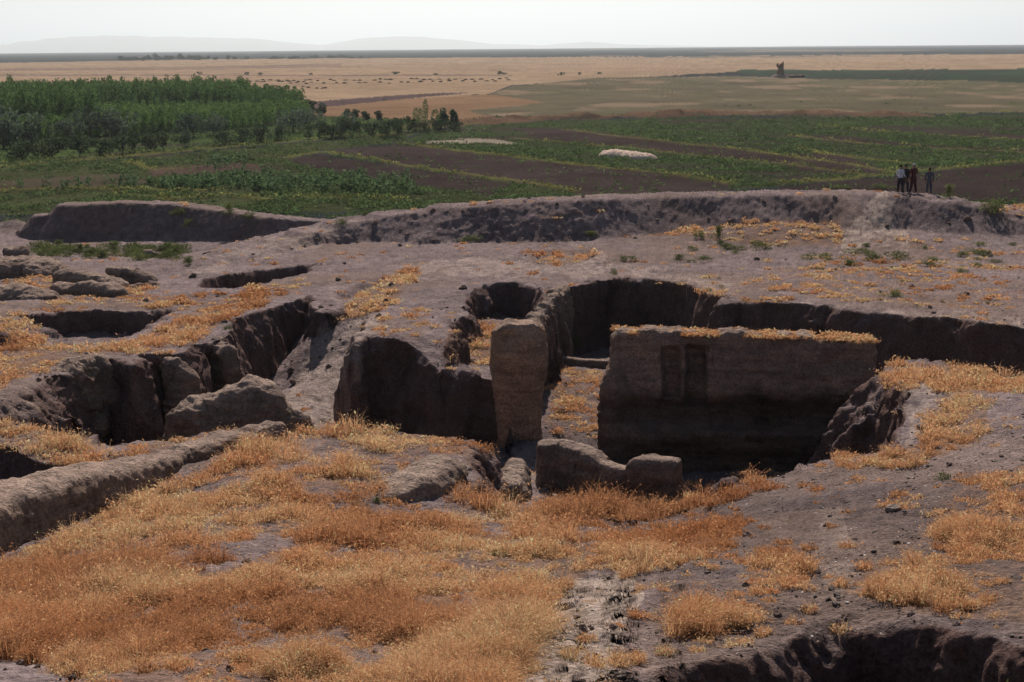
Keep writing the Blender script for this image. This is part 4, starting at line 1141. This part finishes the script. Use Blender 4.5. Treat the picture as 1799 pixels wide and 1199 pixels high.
# ------------------------------------------------------------------ stones and sherds
def lump(kr, n=2, sq=(1, .8, .6), rough=.25):
    import bmesh
    bm = bmesh.new(); bmesh.ops.create_icosphere(bm, subdivisions=n, radius=1.0)
    V = np.array([v.co[:] for v in bm.verts]); Fc = np.array([[v.index for v in f.verts] for f in bm.faces]); bm.free()
    V = V*(1+rough*fbm3(V[:, 0]+kr.uniform(0, 50), V[:, 1], V[:, 2], .9, 2, 3)[:, None])
    return V*np.array(sq), Fc
def pebbles():
    kr = np.random.default_rng(41)
    n = 26000
    r = np.exp(kr.uniform(math.log(12), math.log(60), n)); az = kr.uniform(-.4, .4, n)
    x, y = np.sin(az)*r, np.cos(az)*r; z = height(x, y); px, py = project(x, y, z)
    g, _, _ = mound_cover(px, py, r)
    w = np.where((px > 1050) & (py > 700), 1.0, .25)*(1-.8*np.clip(g, 0, 1))
    k = kr.uniform(0, 1, n) < w
    x, y, z, r = x[k], y[k], z[k], r[k]
    base, Fc = lump(kr, 1)
    s = kr.lognormal(-.5, .6, len(x))*np.maximum(.011, .0008*r)
    a = kr.uniform(0, 6.28, len(x))
    ca, sa = np.cos(a)[:, None]*s[:, None], np.sin(a)[:, None]*s[:, None]
    V = np.stack([x[:, None]+base[None, :, 0]*ca-base[None, :, 1]*sa, y[:, None]+base[None, :, 0]*sa+base[None, :, 1]*ca, z[:, None]+base[None, :, 2]*s[:, None]+s[:, None]*.2], -1)
    t = kr.uniform(0, 1, len(x))
    c = np.where((t > .90)[:, None], np.array((.62, .58, .55)), np.where((t > .5)[:, None], np.array((.26, .22, .2)), np.array((.14, .115, .11))))
    Ts = (Fc[None]+np.arange(len(x))[:, None, None]*len(base)).reshape(-1, 3)
    tag(mesh_np('pebbles', V.reshape(-1, 3), tris=Ts, mat=M_GROUND, cols=np.repeat(c, len(base), 0), smooth_=False), kind='stuff')
pebbles()
def rubble():
    kr = np.random.default_rng(43)
    n = 60000
    r = np.exp(kr.uniform(math.log(13), math.log(95), n)); az = kr.uniform(-.4, .4, n)
    x, y = np.sin(az)*r, np.cos(az)*r; z = height(x, y)
    e = .45
    zz = np.stack([height(x+e, y), height(x-e, y), height(x, y+e), height(x, y-e)])
    lap = zz.mean(0)-z; sl = (zz.max(0)-zz.min(0))/(2*e)
    k = (kr.uniform(0, 1, n) < .75*smooth(.05, .3, lap)*smooth(1.6, .9, sl)+.003+.07*smooth(.25, .5, sl)*smooth(1.2, .8, sl))
    x, y, z, r = x[k], y[k], z[k], r[k]
    base, Fc = lump(kr, 2, (1, .8, .65), .6)
    s = np.minimum(kr.lognormal(-3.1, .55, len(x))*np.maximum(1, r/45), .0032*r); a = kr.uniform(0, 6.28, len(x))
    ca, sa = np.cos(a)[:, None]*s[:, None], np.sin(a)[:, None]*s[:, None]
    V = np.stack([x[:, None]+base[None, :, 0]*ca-base[None, :, 1]*sa, y[:, None]+base[None, :, 0]*sa+base[None, :, 1]*ca, z[:, None]+base[None, :, 2]*s[:, None]+s[:, None]*.15], -1)
    V += s[:, None, None]*.10*kr.normal(0, 1, V.shape)
    c = np.array((.205, .155, .135))*kr.uniform(.6, 1.4, len(x))[:, None]
    Ts = (Fc[None]+np.arange(len(x))[:, None, None]*len(base)).reshape(-1, 3)
    tag(mesh_np('rubble', V.reshape(-1, 3), tris=Ts, mat=M_GROUND, cols=np.repeat(c, len(base), 0), smooth_=False), kind='stuff')
rubble()
CLODS = [(1012,1085,16,'dark hole-like clod sunk in the pale crust'),(1535,972,13,'flat grey stone in the middle of the gravel slope'),(1460,1037,14,'dark clod at the lip of the shaded hollow'),(1575,955,14,'dark clod on the gravel beside the grass edge'),(1502,951,10,'small dark clod left of the flat grey stone'),(1630,938,9,'dark clod beside the right-hand grass'),(1545,933,8,'little clod above the flat grey stone'),(1470,1048,16,'angular clod hanging over the shaded hollow'),(1680,655,22,'pale jagged boulder in the grass behind the right-hand gully'),(625,888,16,'grey clod beside the rounded bank'),(1255,900,10,'clod on the lip above the hollow'),(700,790,12,'pale flat stone near the rim of the left pit'),(1690,1000,10,'dull clod in the thin grass at the right')]
for i, (a, b, s, lb) in enumerate(CLODS):
    x, y, z = hit(a, b); D = math.hypot(x, y)
    V, Fc = lump(kr, 3, (1, .8, .45), .5)
    c = np.empty((len(V), 3)); c[:] = (.30, .24, .21) if 'pale' in lb else (.13, .11, .105)
    o = mesh_np('clod' if 'clod' in lb else 'stone', V*(s*D/F*.5), tris=Fc, mat=M_MUD, cols=c*(1+.3*fbm3(*(V*5).T, 1, 2, i)[:, None]), smooth_=False)
    o.location = (x, y, z+.02); o.rotation_euler = (0, 0, kr.uniform(0, 6))
    tag(o, lb, 'clod' if 'clod' in lb else 'stone')

# ------------------------------------------------------------------ straw heap, sheaves, ruined tower
def heap():
    kr = np.random.default_rng(51)
    a = on_plain(1052, 274); b = on_plain(1155, 280)
    n, m = 90, 30
    s = np.linspace(0, 1, n)[:, None]; t = np.linspace(-1, 1, m)[None]
    L = np.array(b[:2])-np.array(a[:2]); l = np.linalg.norm(L); ux, uy = L/l; vx, vy = -uy, ux
    prof = np.interp(s, [0, .08, .3, .5, .7, .9, 1], [0, .7, 1.0, .85, .8, .55, 0])
    wd = 2.0*np.sqrt(np.clip(1-(2*s-1)**2, 0, 1))
    X = a[0]+ux*l*s+vx*wd*t; Y = a[1]+uy*l*s+vy*wd*t
    Z = a[2]-.05+1.15*prof*np.clip(1-t**2, 0, 1)**.7*np.ones_like(X)
    Z = Z+(Z > a[2])*(.14*fbm2(X, Y, .8, 3, 4)+.06*kr.normal(0, 1, X.shape))
    idx = np.arange(n*m).reshape(n, m)
    q = np.stack([idx[:-1, :-1], idx[1:, :-1], idx[1:, 1:], idx[:-1, 1:]], -1).reshape(-1, 4)
    c = np.empty((n*m, 3)); c[:] = (.66, .52, .44); c *= kr.uniform(.8, 1.15, n*m)[:, None]
    o = mesh_np('straw_heap', np.stack([X, Y, Z], -1).reshape(-1, 3), quads=q, mat=M_GROUND, cols=c)
    tag(o, 'long pale heap of threshed straw lying on a green field', 'straw heap')
heap()
V, Fc = lump(np.random.default_rng(3), 2, (1, .8, .75), .6)
V[:, 2] += .35
c = np.empty((len(V), 3)); c[:] = (.13, .085, .06)
sh = mesh_np('hay_pile', V, tris=Fc, mat=M_GROUND, cols=c); sh_me = sh.data; bpy.data.objects.remove(sh)
ks = np.random.default_rng(61)
rows = [(0,147,900,139,60),(0,152,560,147,16),(470,152,580,156,10),(420,143,560,145,12),(0,158,40,160,6),(560,147,900,142,18)]
for x0, y0, x1, y1, m in rows:
    for k in range(m):
        a = x0+(x1-x0)*(k+.5)/m+ks.normal(0, 4); b = y0+(y1-y0)*(a-x0)/(x1-x0)+ks.normal(0, .8)
        x, y, z = on_plain(a, b); D = math.hypot(x, y); s = D/F
        o = bpy.data.objects.new('hay_pile', sh_me); sc.collection.objects.link(o)
        o.location = (x, y, z); o.scale = (ks.uniform(2.5, 4.5)*s, ks.uniform(2, 3)*s*1.5, ks.uniform(1.4, 2.4)*s); o.rotation_euler = (0, 0, ks.normal(0, .2))
        tag(o, 'small dark pile of cut hay in the lines across the far stubble', 'hay pile', 'hay piles on the stubble')

def tower():
    x, y, z = on_plain(1371, 137)
    e = empty('ruined_tower', (x, y, z), 'ruined mud-brick tower stump with a ragged flaring top on a low mound', 'tower')
    D = math.hypot(x, y); s = D/F
    kr = np.random.default_rng(71)
    n, m = 60, 40
    a = np.linspace(0, 2*math.pi, n, endpoint=False)[None]; t = np.linspace(0, 1, m)[:, None]
    hw = np.interp(t, [0, .3, .55, .75, .8, .92, 1], [6.3, 5.6, 4.6, 4.2, 4.8, 5.2, 4.4])*s
    sq = (np.abs(np.cos(a))**5+np.abs(np.sin(a))**5)**(-1/5)
    R = hw*sq
    left = smooth(.72, .84, t)*np.clip(-np.cos(a), 0, 1)**3*2.2*s
    X, Y = (R+left)*np.cos(a), R*np.sin(a)*.85
    Z = t*(21+2.4*np.cos(a-.6)+1.6*np.sin(3*a))*s+3.0*s
    P = np.stack([X+0*Z, Y+0*Z, Z+0*X], -1).reshape(-1, 3)
    P += (.35*fbm3(*P.T, 1.6, 3, 5)[:, None])*np.stack([np.cos(np.tile(a, (m, 1))).ravel(), np.sin(np.tile(a, (m, 1))).ravel(), np.zeros(n*m)], -1)*1.2
    P = np.vstack([P, [[0, 0, P[-n:, 2].mean()-1.0]]])
    idx = np.arange(n*m).reshape(m, n); j = np.roll(idx, -1, 1)
    q = np.stack([idx[:-1], j[:-1], j[1:], idx[1:]], -1).reshape(-1, 4)
    tr = np.stack([idx[-1], j[-1], np.full(n, n*m)], -1)
    c = np.empty((len(P), 3)); c[:] = (.21, .12, .075)
    mesh_np('tower_shaft', P, tris=tr, quads=q, mat=M_MUD, cols=c, parent=e)
    g = np.linspace(-1, 1, 40); U, Vv = np.meshgrid(g, g, indexing='ij'); rr = np.clip(1-np.hypot(U, Vv), 0, 1)
    P = np.stack([U*19*s-1.0*s, Vv*15*s, 6.0*s*np.minimum(1, rr*2.0)**1.1*(1+.2*fbm2(U*4, Vv*4, 1, 2, 9))-.1], -1).reshape(-1, 3)
    idx = np.arange(1600).reshape(40, 40); q = np.stack([idx[:-1, :-1], idx[1:, :-1], idx[1:, 1:], idx[:-1, 1:]], -1).reshape(-1, 4)
    c = np.empty((1600, 3)); c[:] = (.26, .2, .17)
    mesh_np('rubble_base', P, quads=q, mat=M_MUD, cols=c, parent=e)
    wall('low_ruin_wall', 'low dark ruined wall beside the foot of the far tower', [(x+11*s, y, 3.6*s, -.2), (x+25*s, y, 4.6*s, -.2), (x+40*s, y, 4.0*s, -.2)], 3.0, power=6, res=.25, amp=.25, seed=9, colour=(.15, .1, .075), topn=.3)
tower()

# ------------------------------------------------------------------ people on the ridge
M_SKIN = plain_mat('skin', (.28, .16, .11), .6)
def cloth(n, c): return plain_mat(n, c, .9)
def person(px, py, hh, yaw, label, shirt, trousers, hair, arms, stance=.12, hgt=1.72, cap=None, long_coat=False):
    x, y = pt(px, py, hh); z = float(height(np.array([x]), np.array([y]))[0])
    J, R_, E = [], [], []
    def v(p, r, par=None):
        J.append(p); R_.append(r)
        if par is not None: E.append((par, len(J)-1))
        return len(J)-1
    pel = v((0, 0, .93), .155)
    wai = v((0, .0, 1.08), .135, pel); che = v((0, .01, 1.28), .165, wai); upc = v((0, .0, 1.40), .13, che)
    nk = v((0, .01, 1.50), .058, upc); hd = v((0, .025, 1.58), .085, nk); h2 = v((0, .02, 1.66), .085, hd)
    v((0, .115, 1.585), .016, hd)                       # nose
    for s in (-1, 1):
        v((s*.09, .01, 1.60), .018, hd)                 # ear
        hip = v((s*.09, 0, .88), .125, pel); kn = v((s*(.09+stance*.5), .03*s, .48), .085, hip)
        an = v((s*(.09+stance), 0, .09), .062, kn); v((s*(.10+stance*1.1), .15, .04), .045, an)
        sh = v((s*.19, 0, 1.40), .075, upc)
        el, wr = arms[0 if s < 0 else 1]
        e_ = v(el, .055, sh); w_ = v(wr, .038, e_)
        d = np.array(wr)-np.array(el); d /= np.linalg.norm(d)
        side = np.cross(d, (0, 0, 1.0)); side /= np.linalg.norm(side)+1e-6
        p0 = np.array(wr)
        pa = v(tuple(p0+d*.06), .036, w_)
        for k, (o_, ln) in enumerate(((-.03, .065), (-.01, .078), (.01, .074), (.03, .06))):
            f1 = v(tuple(p0+d*(.105)+side*o_), .0095, pa); v(tuple(p0+d*(.105+ln)+side*o_*1.1-np.array((0, 0, .012))), .008, f1)
        v(tuple(p0+d*.07+side*-.055), .0105, w_)
    me = bpy.data.meshes.new('p'); me.from_pydata(J, E, []); ob = bpy.data.objects.new('p', me); sc.collection.objects.link(ob)
    sk = ob.modifiers.new('s', 'SKIN')
    for i, r in enumerate(R_): me.skin_vertices[0].data[i].radius = (r, r*.82 if i in (0, 1, 2, 3) else r)
    me.skin_vertices[0].data[0].use_root = True
    ob.modifiers.new('b', 'SUBSURF').levels = 2
    dg = bpy.context.evaluated_depsgraph_get()
    body = bpy.data.meshes.new_from_object(ob.evaluated_get(dg)); bpy.data.objects.remove(ob)
    e = empty('person', (x, y, z), label, 'person')
    e.rotation_euler = (0, 0, yaw); e.scale = (hgt/1.74,)*3
    o = bpy.data.objects.new('body', body); sc.collection.objects.link(o); o.parent = e
    for m_ in (M_SKIN, cloth('shirt', shirt), cloth('trousers', trousers), plain_mat('shoe', (.03, .025, .02))): body.materials.append(m_)
    wrs = [np.array(a[1]) for a in arms]
    for p in body.polygons:
        c = np.array(p.center[:]); p.use_smooth = True
        k = 1
        if c[2] > 1.475: k = 0
        elif min(np.linalg.norm(c-w) for w in wrs) < .06 or any(np.dot(c-w, w-np.array(a[0])) > 0 and np.linalg.norm(c-w) < .25 for w, a in zip(wrs, arms)): k = 0
        elif c[2] < .08: k = 3
        elif c[2] < (.55 if long_coat else .95): k = 2
        p.material_index = k
    # hair or cap: a shell over the skull
    import bmesh
    bm = bmesh.new(); bmesh.ops.create_uvsphere(bm, u_segments=20, v_segments=14, radius=1)
    for q in list(bm.verts):
        if q.co.z < (-.15 if q.co.y < .25 else .25): bm.verts.remove(q)
    for q in bm.verts:
        q.co = Vector((q.co.x*.104, q.co.y*.112+.008, q.co.z*.112+1.64))
        if cap and q.co.y > .06 and q.co.z < 1.69: q.co.y += .06
    hm = bpy.data.meshes.new('hair'); bm.to_mesh(hm); bm.free()
    ho = bpy.data.objects.new('cap' if cap else 'hair', hm); sc.collection.objects.link(ho); ho.parent = e
    hm.materials.append(cloth('cap_cloth', cap) if cap else plain_mat('hair', hair))
    for p in hm.polygons: p.use_smooth = True
DOWN = [((-.27, -.02, 1.14), (-.25, .08, .92)), ((.27, -.02, 1.14), (.25, .08, .92))]
FOLD = [((-.29, .08, 1.16), (-.02, .24, 1.20)), ((.29, .08, 1.16), (.04, .25, 1.15))]
HIPS = [((-.34, -.06, 1.16), (-.20, .10, 1.00)), ((.26, .02, 1.15), (.20, .2, 1.02))]
person(1581, 338, 85.6*(338-74.6)/F, -1.1, 'standing person in a pale shirt and dark trousers, leftmost on the ridge crest', (.50, .52, .62), (.035, .028, .036), (.02, .015, .012), HIPS)
person(1590, 337, 86.1*(337-74.6)/F, -1.0, 'person in dark clothes half hidden beside the one in the pale shirt', (.03, .032, .04), (.05, .05, .06), (.02, .015, .012), DOWN)
person(1604, 336, 85.9*(336-74.6)/F, .4, 'person in a dark red outfit and light cap with folded arms on the ridge', (.085, .028, .032), (.05, .022, .028), (.02, .015, .012), FOLD, .13, 1.8, (.42, .42, .45), True)
person(1632, 336, 86.0*(336-74.6)/F, -.3, 'person in blue-grey clothes standing apart at the back of the ridge', (.085, .09, .13), (.085, .09, .12), (.02, .015, .012), DOWN, .05, 1.6)

# ------------------------------------------------------------------ air
def haze():
    m = bpy.data.materials.new('haze_air'); m.use_nodes = True
    t = m.node_tree; t.nodes.remove(t.nodes['Principled BSDF'])
    v = t.nodes.new('ShaderNodeVolumePrincipled')
    v.inputs['Color'].default_value = (.80, .895, .97, 1)
    v.inputs['Density'].default_value = HAZE_D
    v.inputs['Anisotropy'].default_value = HAZE_G
    t.links.new(v.outputs[0], t.nodes['Material Output'].inputs['Volume'])
    x0, x1, y0, y1, z0, z1 = -70000, 70000, -300, 90000, -360, 1050
    V = [(x, y, z) for x in (x0, x1) for y in (y0, y1) for z in (z0, z1)]
    q = [(0, 1, 3, 2), (4, 6, 7, 5), (0, 4, 5, 1), (2, 3, 7, 6), (0, 2, 6, 4), (1, 5, 7, 3)]
    tag(mesh_np('haze', V, quads=q, mat=m, smooth_=False), kind='stuff')
HAZE_D, HAZE_G = 0.72e-4, .5
haze()
